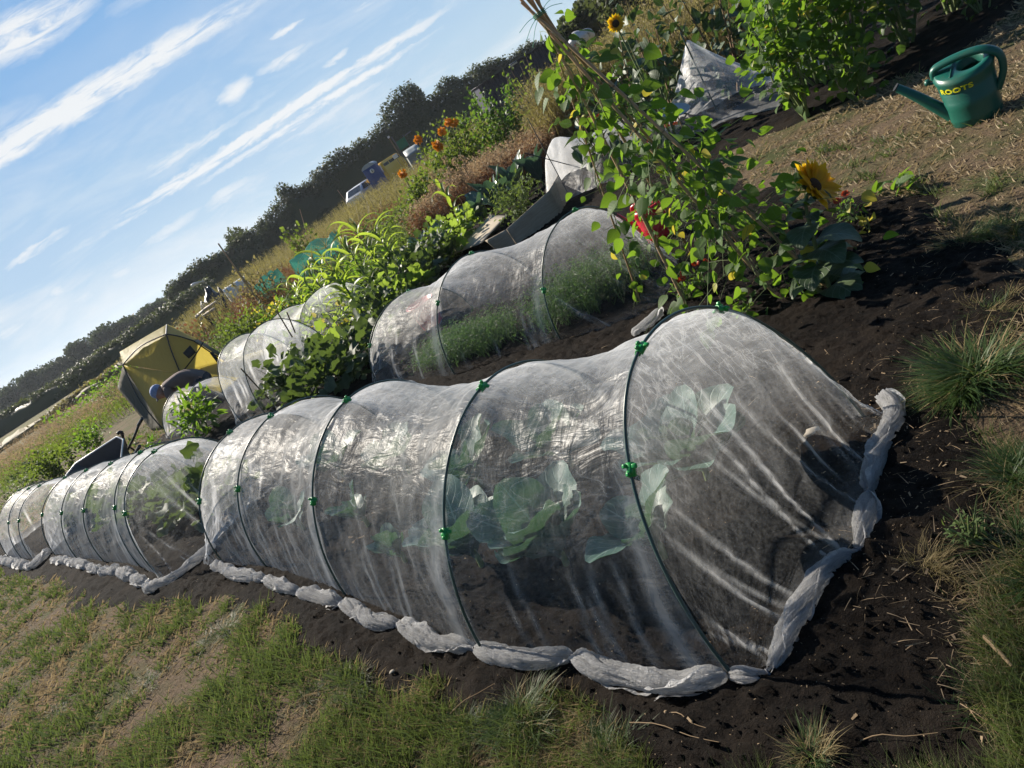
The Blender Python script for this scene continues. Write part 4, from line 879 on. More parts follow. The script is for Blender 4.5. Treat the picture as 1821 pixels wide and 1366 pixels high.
# ------------------------------------------------------------------ watering cans
def tf(c, rz, s=1.0): return Matrix.Translation(c) @ Matrix.Rotation(rz, 4, 'Z') @ Matrix.Scale(s, 4)
SLANT = 0.0
def xf(mb, M_):
    for i, V in enumerate(mb.V):
        if SLANT: V = V.copy(); V[:, 2] -= np.clip((V[:, 2]-.12)/.17, 0, 1)*SLANT*V[:, 1]
        mb.V[i] = (np.c_[V, np.ones(len(V))] @ np.array(M_).T)[:, :3]
def watering_can(label, c, rz, matk, s, text=None, tilt=0., rose=False):
    t = thing('watering_can', label, 'watering can', c); M_ = tf(c, rz, s) @ Matrix.Rotation(tilt, 4, 'Y'); mt = MT[matk]
    pr = [(0, .002), (.092, 0), (.098, .006), (.099, .03), (.1015, .035), (.1015, .04), (.101, .10), (.106, .145), (.1035, .148), (.108, .17), (.1055, .173), (.110, .196), (.1075, .199), (.113, .25), (.118, .27), (.119, .283), (.113, .292)]
    n = 48; a = np.arange(n)*2*PI/n; V = []
    for r_, z_ in pr: V.append(np.stack([r_*np.cos(a)*1.18, r_*np.sin(a)*1.0, z_+np.cos(a)*-.0*z_], 1))
    # lid ring: rises toward the spout (+x side low opening at the back)
    hole = (-.035, 0); 
    for k, (f_, z_) in enumerate([(.95, .300), (.9, .303)]): V.append(np.stack([.113*np.cos(a)*1.22*f_, .113*np.sin(a)*1.0*f_, np.full(n, z_)], 1))
    V.append(np.stack([hole[0]+.066*np.cos(a), .062*np.sin(a), np.full(n, .300)], 1)); V.append(np.stack([hole[0]+.060*np.cos(a), .056*np.sin(a), np.full(n, .292)], 1)); V.append(np.stack([hole[0]+.058*np.cos(a), .054*np.sin(a), np.full(n, .26)], 1))
    mb = MB(); mb.add(np.concatenate(V), grid_faces(len(V), n, True)); xf(mb, M_); mb.build('body', mt, t)
    mb = MB(); S_ = catmull([(.105, 0, .06), (.16, 0, .13), (.235, 0, .225), (.315, 0, .315)], 24); tube(mb, S_, np.linspace(.036, .0185, 24), 18, False); xf(mb, M_); mb.build('spout', mt, t)
    mb = MB(); tube(mb, [(.312, 0, .311), (.316, 0, .3165)], .0205, 18, True); xf(mb, M_); mb.build('spout_rim', MT['black'] if not rose else mt, t)
    mb = MB(); H_ = catmull([(.132, 0, .285), (.125, 0, .325), (.07, 0, .340), (-.02, 0, .346), (-.105, 0, .333), (-.160, 0, .285), (-.160, 0, .2), (-.118, 0, .115)], 40)
    tube(mb, H_, .0165, 14, True, None, lambda s_, a_: 1+.25*np.abs(np.cos(a_))); xf(mb, M_); mb.build('handle', mt, t)
    mb = MB(); box(mb, (.045, 0, .305), (.006, .17, .008), bev=.002); box(mb, (.08, 0, .306), (.09, .01, .008), bev=.002); xf(mb, M_); mb.build('lid_rib', mt, t)
    mb = MB(); lathe(mb, [(0, 0), (.014, .004), (.016, .016), (.010, .026), (0, .028)], (.168, .0, .262), 14); box(mb, (.148, 0, .262), (.03, .012, .008)); xf(mb, M_); mb.build('knob', mt, t)
    if text:
        cu = D.curves.new('lettering', 'FONT'); cu.body = text; cu.size = .042; cu.extrude = .0008; cu.align_x = 'CENTER'; cu.offset = .0012; cu.space_character = 1.08
        to = D.objects.new('tmp', cu); COL.objects.link(to); dg = bpy.context.evaluated_depsgraph_get(); dg.update(); me = D.meshes.new_from_object(to.evaluated_get(dg)); D.objects.remove(to)
        bm = bmesh.new(); bm.from_mesh(me); bmesh.ops.subdivide_edges(bm, edges=[e for e in bm.edges if e.calc_length() > .01], cuts=2); th0 = text_az
        # wrap round the elliptical wall
        for v_ in bm.verts:
            th = th0+v_.co.x/.118; z_ = .222+v_.co.y; r_ = .1105+(z_-.2)*.06+.0025+v_.co.z; v_.co = Vector((r_*math.cos(th)*1.18, r_*math.sin(th)*1.0, z_))
        mb = MB(); from_bm(mb, bm); xf(mb, M_); mb.build('lettering', MT['yellow_print'], t, smooth=False)
    return t
MT['can_green'] = plain('green_plastic', (.009, .10, .072), .36, .5, .12, 6, dirt=(.05, .09, .06)); MT['yellow_print'] = plain('yellow_print', (.68, .66, .02), .6, .3, .1)
# spout points left in the picture: +x local axis turned towards -X
text_az = rad(75)
cb = G(1757, 215); CZ = math.atan2(.80, -.62)
SLANT = .30
watering_can('dark green plastic watering can with yellow lettering on the dry path', (cb[0]+.03, cb[1]+.10, gz(cb[0], cb[1])-.004), CZ, 'can_green', 1.14, 'ROOTS')
SLANT = .0
watering_can('red plastic watering can half hidden behind the carrot tunnel', (1.62, 5.42, .03), 2.2, 'red_pl', .95)
mb = MB(); lathe(mb, [(0, .01), (.11, 0), (.115, .02), (.15, .27), (.158, .275), (.158, .285), (.148, .285), (.112, .03), (0, .02)], (-.35, 7.25, .02), 28)
tag(mb.build('red_bucket', MT['red_pl'], origin=(-.35, 7.25, 0)), 'red bucket showing faintly through the far end of the carrot tunnel', 'bucket')
# oval plant label
lp = AT(1200, 196, 7.6); t = thing('plant_label', 'pale blue-white oval plant label in front of the draped net', 'label', (lp[0], 7.6, 0))
mb = MB(); bm = bmesh.new(); bmesh.ops.create_cone(bm, segments=24, radius1=.13, radius2=.13, depth=.012, cap_ends=True); bmesh.ops.transform(bm, matrix=Matrix.Translation(lp) @ Matrix.Rotation(rad(62), 4, 'X') @ Matrix.Rotation(rad(-20), 4, 'Z') @ Matrix.Diagonal((1.25, .55, 1, 1)), verts=bm.verts)
from_bm(mb, bm); mb.build('plaque', plain('pale_plaque', (.45, .55, .66), .5, .4, .12, 60), t, smooth=False); mb = MB(); tube(mb, [(lp[0], 7.61, 0), (lp[0], 7.61, lp[2])], .006, 6); mb.build('stake', MT['stem_brown'], t)
# ------------------------------------------------------------------ cardboard, herb and the middle beds
def mk_card():
    m_, t = mat('weathered_cardboard'); p = geo(t); nz = noise(t, vmul(t, p, (3, 3, 9)), 1, 5, .6); f_ = noise(t, vmul(t, p, (8, 8, 70)), 1, 3, .6)
    c = mixc(t, nz, (.36, .30, .225), (.52, .45, .35)); c = mixc(t, ramp(t, f_, [(.4, 0), (.7, .35)]), c, (.22, .18, .13)); out(t, princ(t, c, .85, .2, bump(t, f_, .006, .5))); MT['card'] = m_
mk_card()
def panel(mb, a, b, c, d, n=8, bulge=0., th=.008, seed=0):
    a, b, c, d = [np.array(q, float) for q in (a, b, c, d)]; u_, v_ = np.meshgrid(np.linspace(0, 1, n), np.linspace(0, 1, n), indexing='ij'); u_ = u_[..., None]; v_ = v_[..., None]
    P = (1-u_)*(1-v_)*a+u_*(1-v_)*b+u_*v_*c+(1-u_)*v_*d; nr = norm(np.cross(b-a, d-a)); P = P+nr*(bulge*np.sin(PI*u_)*np.sin(PI*v_)+fbm(u_*3+seed, v_*3, 2, seed)*th*.8)
    L = np.concatenate([u_, v_, u_*0], -1).reshape(-1, 3); F = grid_faces(n, n); Q = (P+nr*th); k = n*n; mb.add(np.vstack([P.reshape(-1, 3), Q.reshape(-1, 3)]), np.vstack([F[:, ::-1], F+k]), np.vstack([L, L]))
    e = []; idx = np.arange(k).reshape(n, n)
    for r_ in (idx[0, :], idx[-1, ::-1], idx[::-1, 0], idx[:, -1]):
        for i in range(n-1): e.append([r_[i], r_[i+1], r_[i+1]+k, r_[i]+k])
    s_ = np.array(e); mb.Q.append(s_+mb.n-2*k); return mb
t = thing('cardboard_box', 'opened weathered cardboard box set round a green herb', 'cardboard box', (1.1, 9.0, 0))
b1, b2, b3 = G(894, 452, -.02), G(922, 441, -.02), G(1000, 384, -.02)
def over(p, x, y): q = AT(x, y, p[1]); return np.array([p[0], p[1], 0])*0+[q[0], p[1], q[2]]
t1, t2, t3 = over(b1, 863, 428), over(b2, 900, 408), over(b3, 975, 340)
panel(panel(MB(), b1, b2, t2, t1), b2+[.004, 0, 0], b3, t3, t2+[.004, 0, 0], seed=2).build('front_side', MT['card'], t)
fl = [G(801, 455, .05), G(858, 432, .16), AT(902, 384, 9.9), AT(872, 384, 10.6)]; panel(MB(), *fl, seed=3).build('flap', MT['card'], t)
panel(MB(), t3, b3, b3+[.35, .75, 0], t3+[.35, .75, 0], seed=4).build('end_side', MT['card'], t)
leafy('herb_plant', 'fine-leaved green herb growing inside the cardboard', 'herb', 1.32, 9.45, .62, .40, 900, OVL, .06, 'herb', 630, None, 14, shell=.2, z0=.55)
for i, (a, b, Yd, s_, lb) in enumerate([(880, 350, 11.4, .62, 'large blue-green cabbage with upright leaves beyond the cardboard'), (915, 325, 11.8, .6, 'blue-green cabbage right of the largest upright one'), (845, 375, 11.2, .5, 'blue-green cabbage left of the largest upright one'),
        (770, 400, 11.8, .42, 'blue-green brassica beside the dry brown weeds'), (735, 425, 11.6, .38, 'smaller blue-green brassica nearer the maize'), (950, 300, 11.6, .5, 'dark blue-green cabbage below the draped net sheet')]):
    q = AT(a, b, Yd); cabbage(q[0], Yd, s_*1.15, 13, lb, 640+i, matk='cavolo', group='blue-green cabbages beyond the cardboard', wf=.42, upright=True)
sqp = [(800, 430, 10.4, .5), (765, 455, 10.0, .5), (735, 480, 9.5, .5), (705, 505, 9.0, .5), (690, 540, 8.4, .45), (660, 480, 10.6, .5), (820, 405, 11, .5)]
for i, (a, b, Yd, h) in enumerate(sqp):
    q = AT(a, b, Yd); leafy('squash_plant', ['dusty-leaved squash plant beside the cardboard flap', 'dusty-leaved squash plant second from the cardboard', 'dusty-leaved squash plant third from the cardboard', 'dusty-leaved squash plant above the far end of the carrot tunnel',
        'dusty-leaved squash plant touching the far carrot hoop', 'squash plant at the foot of the maize', 'squash plant between cardboard flap and cabbages'][i], 'squash plant', q[0], Yd, h, .45, 170, SQ, .115, 'squash' if i % 3 else 'squash_bright', 650+i, 'squash plants in the middle beds', 10, shell=.2)
for i, (a, b, Yd, h, r_, n, mk, lb) in enumerate([(610, 665, 7.1, .52, .50, 170, 'squash', 'dark lobed-leaf plant filling the gap left of the carrot tunnel'), (545, 690, 7.6, .55, .42, 130, 'squash', 'lobed-leaf plant spilling over the nearest tunnel'), (570, 610, 8.0, .42, .26, 50, 'squash_bright', 'tall lobed-leaf shoots in front of the round-ended tunnel'),
        (640, 620, 7.5, .45, .35, 90, 'squash', 'lobed-leaf plant pressed against the last carrot hoop'), (480, 690, 8.2, .3, .22, 40, 'squash', 'small lobed leaves on a stick in front of the round-ended tunnel')]):
    q = AT(a, b, Yd); leafy('squash_plant', lb, 'squash plant', q[0], Yd, h, r_, n, SQ, .125, mk, 670+i, 'lobed-leaf plants between the tunnels', 9, shell=.15)
leafy('pepper_plant', 'pointed-leaf plant standing between the low tunnel and the round-ended tunnel', 'pepper plant', -3.62, 9.1, .62, .33, 260, OVL, .13, 'bean', 680, None, 8, shell=.1)
leafy('pepper_plant', 'small pointed-leaf plant beside the wheelbarrow', 'pepper plant', -4.7, 9.7, .32, .25, 110, OVL, .10, 'bean_dark', 681, None, 6)
def maize(x, y, h, seed, label):
    rng = np.random.default_rng(seed); t = thing('maize_plant', label, 'maize', (x, y, 0), 'maize plants in the middle bed'); mb = MB(); tube(mb, [(x, y, 0), (x+.02, y, h*.6), (x, y+.02, h)], [.014, .011, .005], 7); mb.build('stalk', MT['stem'], t)
    for i in range(10):
        z_ = h*(.08+.085*i); az = i*PI+rng.normal(0, .5)+seed; L = h*rng.uniform(.4, .62); mb = MB(); long_leaf(mb, (x, y, z_), az, rng.uniform(.8, 1.2), rng.uniform(-1.3, -.4), L, lambda s: .034*(1-s**2.2)*(.5+min(s*4, .5)), .5, .1, rng.normal(0, .5), 12, 3, rng.random(), i); mb.build('leaf', MT['maize'], t)
    mb = MB(); place(mb, T_blade(4, .02, .5), np.tile([x, y+.0, h*.96], (14, 1)), rdir(14, 1.6, rng), rdir(14, .2, rng), rng.uniform(.12, .24, 14)); mb.build('tassel', MT['tallgrass'], t)
mz = [(600, 470, 10.2, 1.15), (640, 480, 9.8, 1.1), (570, 480, 10.6, 1.1), (610, 510, 9.2, 1.0), (650, 440, 10.8, 1.25), (540, 500, 10.9, 1.0), (625, 530, 9.2, .9), (690, 450, 10.4, 1.0), (630, 400, 11.9, 1.15), (560, 440, 11.9, 1.1), (520, 520, 11, .9), (790, 345, 11.8, 1.0), (600, 420, 12.4, 1.15), (665, 410, 11.4, 1.0), (560, 500, 11.4, .95), (500, 480, 12.2, .9)]
mpos = ['centre front', 'right front', 'left front', 'front', 'right middle', 'left middle', 'front left', 'right end', 'back', 'back left', 'left end', 'far right beside the cabbages', 'back centre', 'back right', 'lowest left', 'farthest left']
for i, (a, b, Yd, h) in enumerate(mz): q = AT(a, b, Yd); maize(q[0], Yd, h, 700+i, 'bright green arching-leaved maize plant at the %s of the maize patch' % mpos[i])
leafy('bean_bush', 'low yellow-green leafy growth under the maize', 'leafy plant', AT(590, 545, 9.6)[0], 9.6, .55, .9, 420, OVS, .09, 'squash_bright', 720, 'low growth round the maize', 10, 'yellowing', .12)
leafy('bean_bush', 'low green growth at the left foot of the maize', 'leafy plant', AT(505, 500, 13)[0], 13, .6, .8, 380, OVS, .09, 'bean', 721, 'low growth round the maize', 10)
leafy('bean_bush', 'low green growth behind the maize', 'leafy plant', AT(600, 450, 13.0)[0], 13.0, .7, 1.1, 420, OVS, .10, 'bean', 722, 'low growth round the maize', 10)
# shrubs farther back: (px, py centre, depth, height, radius, leaves, leaf size, material, label)
SH = [(740, 290, 15.6, 1.25, .8, 1900, .09, 'shrub', 'bushy orange-flowered plant, left half of the clump'), (800, 245, 16.6, 1.85, .95, 2600, .09, 'shrub', 'tall bushy orange-flowered plant in the centre of the clump'), (875, 200, 17.5, 1.9, .85, 2100, .09, 'bean_dark', 'tall pale-specked leafy plant right of the orange flowers'),
      (700, 350, 15.5, .9, .7, 700, .07, 'shrub', 'low green shrub below the silver and yellow vehicles'), (660, 370, 17, .9, .7, 600, .07, 'herb', 'low fresh green shrub left of the dry weeds'), (640, 400, 15, .8, .6, 420, .07, 'herb', 'feathery low shrub behind the maize'),
      (430, 560, 13.5, .9, .55, 700, .07, 'shrub', 'yellow-green shrub behind the round-ended tunnel'), (395, 590, 14.5, .95, .6, 700, .065, 'herb', 'rounded green shrub right of the shelter'), (470, 545, 13, .75, .5, 400, .07, 'yellowing', 'yellow flowering shrub behind the pale tunnel'), (480, 545, 12.6, .7, .5, 420, .08, 'bean', 'green shrub under the yellow flowers'),
      (525, 420, 20, 1.7, .45, 420, .10, 'shrub', 'slim upright green shrub behind the green net cage'), (440, 490, 17, 1.6, .6, 500, .08, 'tallgrass', 'tall seeding weed clump by the leaning pole'),
      (85, 815, 13.4, .75, .62, 900, .075, 'shrub', 'leafy bush left of the wheelbarrow'), (165, 785, 14.4, .6, .42, 450, .07, 'bean', 'smaller leafy bush just behind the wheelbarrow'), (215, 700, 22, .95, .9, 600, .09, 'bean', 'grey-green shrub left of the yellow shelter'), (150, 735, 24, .7, 1.3, 500, .1, 'bean', 'low weedy shrub in the rough grass'), (40, 850, 15.5, .5, .9, 500, .06, 'herb', 'low green growth at the left edge behind the smallest tunnel'), (5, 880, 13.5, .5, .7, 500, .05, 'herb', 'grassy green mound at the left edge'),
      (945, 165, 15.3, 1.9, .5, 500, .08, 'shrub', 'slender green shrub above the dry grass'), (1020, 90, 16, 1.2, .6, 380, .09, 'tallgrass', 'dry seeding weeds left of the small sunflower'), (325, 580, 19, 1.1, .6, 260, .09, 'dock', 'rusty brown dock stems above the shelter roof'), (355, 610, 16, .7, .55, 260, .07, 'dock', 'rusty brown weeds right of the shelter roof')]
for i, (a, b, Yd, h, r_, n, ls, mk, lb) in enumerate(SH):
    q = AT(a, b, Yd); leafy('shrub' if mk != 'dock' else 'dock_plant', lb, 'shrub' if mk != 'dock' else 'weed', q[0], Yd, h, r_, n, OVS, ls, mk, 740+i, 'bushes beyond the vegetable beds', 12, shell=.1, stemk='stem_brown')
for i, (a, b) in enumerate([(797, 217), (808, 219), (786, 234), (743, 249), (775, 257), (781, 262), (716, 309)]):
    q = AT(a, b, 15.6 if i != 6 else 14.8); t = thing('orange_bloom', 'round orange bloom %s' % ['at the top of the flowering clump, left of a pair', 'at the top of the flowering clump, right of a pair', 'just below the top pair', 'on the left side of the clump, highest there', 'in the middle of the clump', 'touching the one in the middle of the clump', 'lowest and farthest left, above the low shrubs'][i], 'flower', q, 'orange blooms on the tall clump')
    mb = MB(); n = 90; d = rdir(n, 0); place(mb, T_ovate(.4, .1, .1, 4), q+d*.045, d+RNG.normal(0, .4, (n, 3)), rdir(n), .065*np.ones(n)); mb.build('petals', MT['petal_orange'], t); mb = MB(); tube(mb, [q-[0, 0, .0], q-[.03, -.3, .55]], .01, 5); mb.build('stem', MT['stem'], t)
def weeds(name, label, region, n, h, w, matk, seed, heads=True, grp=None):
    rng = np.random.default_rng(seed); mb = MB(); R_ = np.array(region, float); uv = rng.random((n, 2)); u_, v_ = uv[:, :1], uv[:, 1:]
    P = (1-u_)*(1-v_)*R_[0]+u_*(1-v_)*R_[1]+u_*v_*R_[2]+(1-u_)*v_*R_[3]; hh = h*rng.uniform(.5, 1.1, n)*(1+.35*fbm(P[:, 0]*1.2, P[:, 1]*1.2, 3, seed))
    P3 = np.column_stack([P, np.zeros(n)]); fw = norm(np.column_stack([rng.normal(0, .22, (n, 2)), np.ones(n)])); place(mb, T_blade(4, w, .25), P3, fw, rdir(n, .1, rng), hh)
    if heads:
        k = 7; Q = np.repeat(P3+fw*hh[:, None]*.93, k, 0)+rng.normal(0, .045, (n*k, 3))-[0, 0, .04]; place(mb, T_blade(2, .28, .1), Q, rdir(n*k, .4, rng), rdir(n*k, .2, rng), rng.uniform(.025, .06, n*k))
    return tag(mb.build(name, MT[matk], origin=(*P.mean(0), 0)), label, 'weeds', kind='stuff')
weeds('dry_weeds', 'belt of dry brown seeding weeds behind the cabbages', [(-.1, 13.0), (1.9, 12.6), (3.9, 14.2), (1.0, 16)], 4200, .62, .012, 'dock', 1)
weeds('dry_weeds', 'pale straw-coloured tips above the dry brown weeds', [(0, 13.2), (2.0, 12.9), (4.3, 14.0), (1.0, 16.4)], 3000, .72, .010, 'straw', 2)
weeds('tall_grass', 'tall tawny grass clump above the dry weeds', [(3.0, 13.6), (4.6, 13.2), (6.3, 15.5), (3.8, 16.5)], 3800, 1.35, .008, 'tallgrass', 3)
weeds('tall_grass', 'green-gold grass under the trees at the top edge', [(5, 12.5), (8, 11), (12, 15), (6.5, 18)], 3200, 1.5, .008, 'tallgrass', 4)
weeds('rough_grass', 'rough brown-green growth in front of the long hedge', [(-9, 24), (2, 20), (7, 38), (-12, 44)], 7500, 1.05, .022, 'tallgrass', 5)
weeds('rough_grass', 'reddish rough growth left of the maize', [(-4.5, 16), (-1, 15), (0, 22), (-6, 24)], 2600, .75, .014, 'dock', 6)
weeds('rough_grass', 'green weeds filling the ground between maize and hedge', [(-4.5, 13), (1.0, 13), (3.5, 21), (-4, 21)], 5200, .55, .018, 'herb', 7)
weeds('rough_grass', 'pale flowering weeds in the rough field by the shelter', [(-14, 19), (-7.5, 18), (-9.5, 27), (-19, 28)], 3000, .5, .016, 'straw', 8)
weeds('rough_grass', 'grey-green weeds in the rough field by the shelter', [(-12, 17), (-7.5, 17), (-9.5, 23), (-16, 24)], 1500, .4, .02, 'shrub', 9)
t = thing('teasel_patch', 'cluster of round brown seed heads standing in the dry weeds', 'seed heads', (1.2, 12.8, 0)); mb = MB(); ms = MB(); rng = np.random.default_rng(9)
for i in range(60):
    q = AT(rng.uniform(745, 830), 0, 12.7); px_ = rng.uniform(762, 828); q = AT(px_, 322+(795-px_)*.55+rng.normal(0, 16), 12.7+rng.normal(0, .2)); n = 16; d = rdir(n, 0, rng)
    place(mb, T_ovate(.45, .1, .1, 4), q+d*.018, d, rdir(n, 0, rng), .034*np.ones(n)); tube(ms, [q, (q[0]+.02, q[1], 0)], .003, 4, False)
mb.build('seed_heads', MT['straw'], t); ms.build('stems', MT['stem_brown'], t)

# ------------------------------------------------------------------ shelter, barrow and person
def mk_canvas(name, c, tr, k):
    m_, t = mat(name); p = geo(t); n1 = noise(t, vmul(t, p, (7, 7, 1.2)), 1, 4, .55, .8); n2 = noise(t, p, 1.5, 3, .5); col = mixc(t, n2, c, tuple(q*.82 for q in c)); b = bump(t, n1, .05, .7)
    tl = N(t, 'ShaderNodeBsdfTranslucent'); tl.inputs[0].default_value = (*tr, 1); t.links.new(b, tl.inputs['Normal']); out(t, mixs(t, k, princ(t, col, .6, .3, b), tl.outputs[0])); MT[name] = m_
mk_canvas('yellow_canvas', (.50, .45, .20), (.80, .72, .32), .6); mk_canvas('olive_canvas', (.10, .085, .05), (.08, .07, .03), .12)
t = thing('fishing_shelter', 'yellow-olive domed fabric shelter with a dark window', 'tent', (-4.9, 12.4, 0))
Ap, Tp = AT(296, 594, 12.15), AT(297, 577, 12.9); Ls, Lt = AT(219, 648, 12.55), AT(213, 626, 13.2); M1 = AT(322, 665, 11.85)
BL = G(290, 763); BL2 = G(272, 768, -.02); LW = AT(209, 690, 13.1); LB = G(215, 712, .25); R1 = AT(345, 606, 12.25); R2 = AT(402, 642, 12.5); RB = np.array([-2.6, 12.2, 0]); MB_ = np.array([-4.1, 11.7, 0]); R3 = AT(352, 604, 12.9)
def sheet(name, mk, *c, bulge=.05, seed=0): return panel(MB(), *c, n=14, bulge=bulge, th=.004, seed=seed).build(name, MT[mk], t)
sheet('front_panel', 'yellow_canvas', BL, MB_, M1, Ls+[0, 0, -.02], bulge=.08); sheet('upper_front_panel', 'yellow_canvas', Ls, M1, Ap, (Ls+Ap)/2+[0, 0, .035], bulge=.03, seed=1)
rp = sheet('door_panel', 'yellow_canvas', M1, R2, R1, Ap, bulge=.03, seed=2); sheet('lower_door_panel', 'yellow_canvas', MB_, RB, R2, M1, bulge=.03, seed=3)
sheet('roof_panel', 'yellow_canvas', Ls, Ap, Tp, Lt, bulge=.02, seed=4); sheet('roof_side', 'yellow_canvas', Ap, R1, R3, Tp, bulge=.02, seed=5); sheet('side_panel', 'olive_canvas', BL2, BL, Ls, LW, bulge=-.10, seed=6)
bk = [Lt+[.3, 1.3, -.5], Tp+[.5, 1.2, -.45], R2+[.6, 1.4, 0]]
sheet('right_roof', 'olive_canvas', R1, R2, R2+[-.1, .45, .05], R3, bulge=.01, seed=10)
for a_, b_, c_ in ((Ls, (Ls+Ap)/2+[0, -.03, .075], Ap), (Ap, (Ap+R1)/2+[0, -.03, .04], R1), (Ap, (Ap+M1)/2+[0, -.04, 0], M1), (M1, (M1+MB_)/2, MB_), (Ls, (Ls+BL)/2+[-.05, -.06, 0], BL), (Ap, (Ap+Tp)/2, Tp), (R1, (R1+R2)/2+[0, -.03, .0], R2), (M1, AT(345, 635, 12.0), AT(362, 608, 12.2))):
    mb = MB(); tube(mb, catmull([a_, b_, c_], 12)+[0, -.015, 0], .011, 6); mb.build('pole_seam', MT['black'], t)
mb = MB(); w0 = AT(325, 627, 11.93); panel(mb, AT(325, 628, 11.9), AT(336, 638, 11.9), AT(349, 627, 11.92), AT(338, 614, 11.95), n=4); mb.build('window', MT['black'], t)
mb = MB(); panel(mb, AT(373, 628, 12.1), AT(378, 625, 12.1), AT(393, 645, 12.1), AT(388, 648, 12.1), n=3); mb.build('strap', MT['black'], t)
# wheelbarrow
wc = G(178, 814, .5); t = thing('wheelbarrow', 'dark wheelbarrow with pale rim and black handles behind the middle tunnel', 'wheelbarrow', (wc[0], wc[1], 0)); M_ = Matrix.Translation((wc[0], wc[1], 0)) @ Matrix.Rotation(rad(-12), 4, 'Z') @ Matrix.Scale(.86, 4) @ Matrix.Translation((0, 0, .27)) @ Matrix.Rotation(rad(30), 4, 'X') @ Matrix.Translation((0, 0, -.25))
def ring(L0, L1, W0, W1, z): return [(-L0, -W0*.6, z), (-L0*.75, -W0, z), (L1*.7, -W1, z), (L1, -W1*.6, z), (L1, W1*.6, z), (L1*.7, W1, z), (-L0*.75, W0, z), (-L0, W0*.6, z)]
R0 = ring(.36, .30, .16, .20, .24); R1_ = ring(.62, .48, .29, .33, .55); R2_ = ring(.61, .47, .28, .32, .55); R3_ = ring(.35, .29, .15, .19, .255)
mb = MB(); V = np.array(R0+R1_+R2_+R3_); mb.add(V, grid_faces(4, 8, True)); mb.add(np.array(R3_), np.array([[0, 1, 6, 7], [1, 2, 5, 6], [2, 3, 4, 5]])); mb.add(np.array(R0), np.array([[7, 6, 1, 0], [6, 5, 2, 1], [5, 4, 3, 2]])); xf(mb, M_); mb.build('tray', plain('dark_tray', (.03, .04, .06), .35, .5, .3, 5), t, smooth=False)
mb = MB(); tube(mb, np.array(R1_+R1_[:1])+[0, 0, .004], .012, 6); xf(mb, M_); mb.build('rim', MT['white_pl'], t)
for sg in (-1, 1):
    mb = MB(); tube(mb, catmull([(-.55, sg*.08, .12), (0, sg*.17, .22), (.5, sg*.24, .42), (.82, sg*.25, .60)], 16), .017, 8); xf(mb, M_); h_ = mb.build('handle', MT['black'], t); mb = MB(); tube(mb, [(.80, sg*.25, .59), (.95, sg*.25, .66)], .024, 8); xf(mb, M_); mb.build('grip', MT['black'], h_)
    mb = MB(); tube(mb, [(.18, sg*.18, .24), (.26, sg*.2, 0.02), (.34, sg*.2, .02), (.40, sg*.2, .36)], .013, 6); xf(mb, M_); mb.build('leg', MT['black'], t)
mb = MB(); a = np.linspace(0, 2*PI, 25); tube(mb, np.stack([-.62+.15*np.cos(a), a*0, .17+.15*np.sin(a)], 1), .045, 10, False); xf(mb, M_); wh = mb.build('wheel', MT['black'], t); mb = MB(); tube(mb, [(-.62, -.09, .17), (-.62, .09, .17)], .03, 10); xf(mb, M_); mb.build('hub', MT['white_pl'], wh)
mb = MB(); q0, q1, q2 = AT(216, 768, 12.4), AT(219, 778, 12.4), AT(233, 815, 12.4); tube(mb, catmull([q0-[.07, 0, -.01], q0, q1, q2], 14), [.03]*4+[.02]*10, 8); tag(mb.build('fork_handle', MT['black'], origin=q2), 'black tool handle rising beside the wheelbarrow', 'tool')

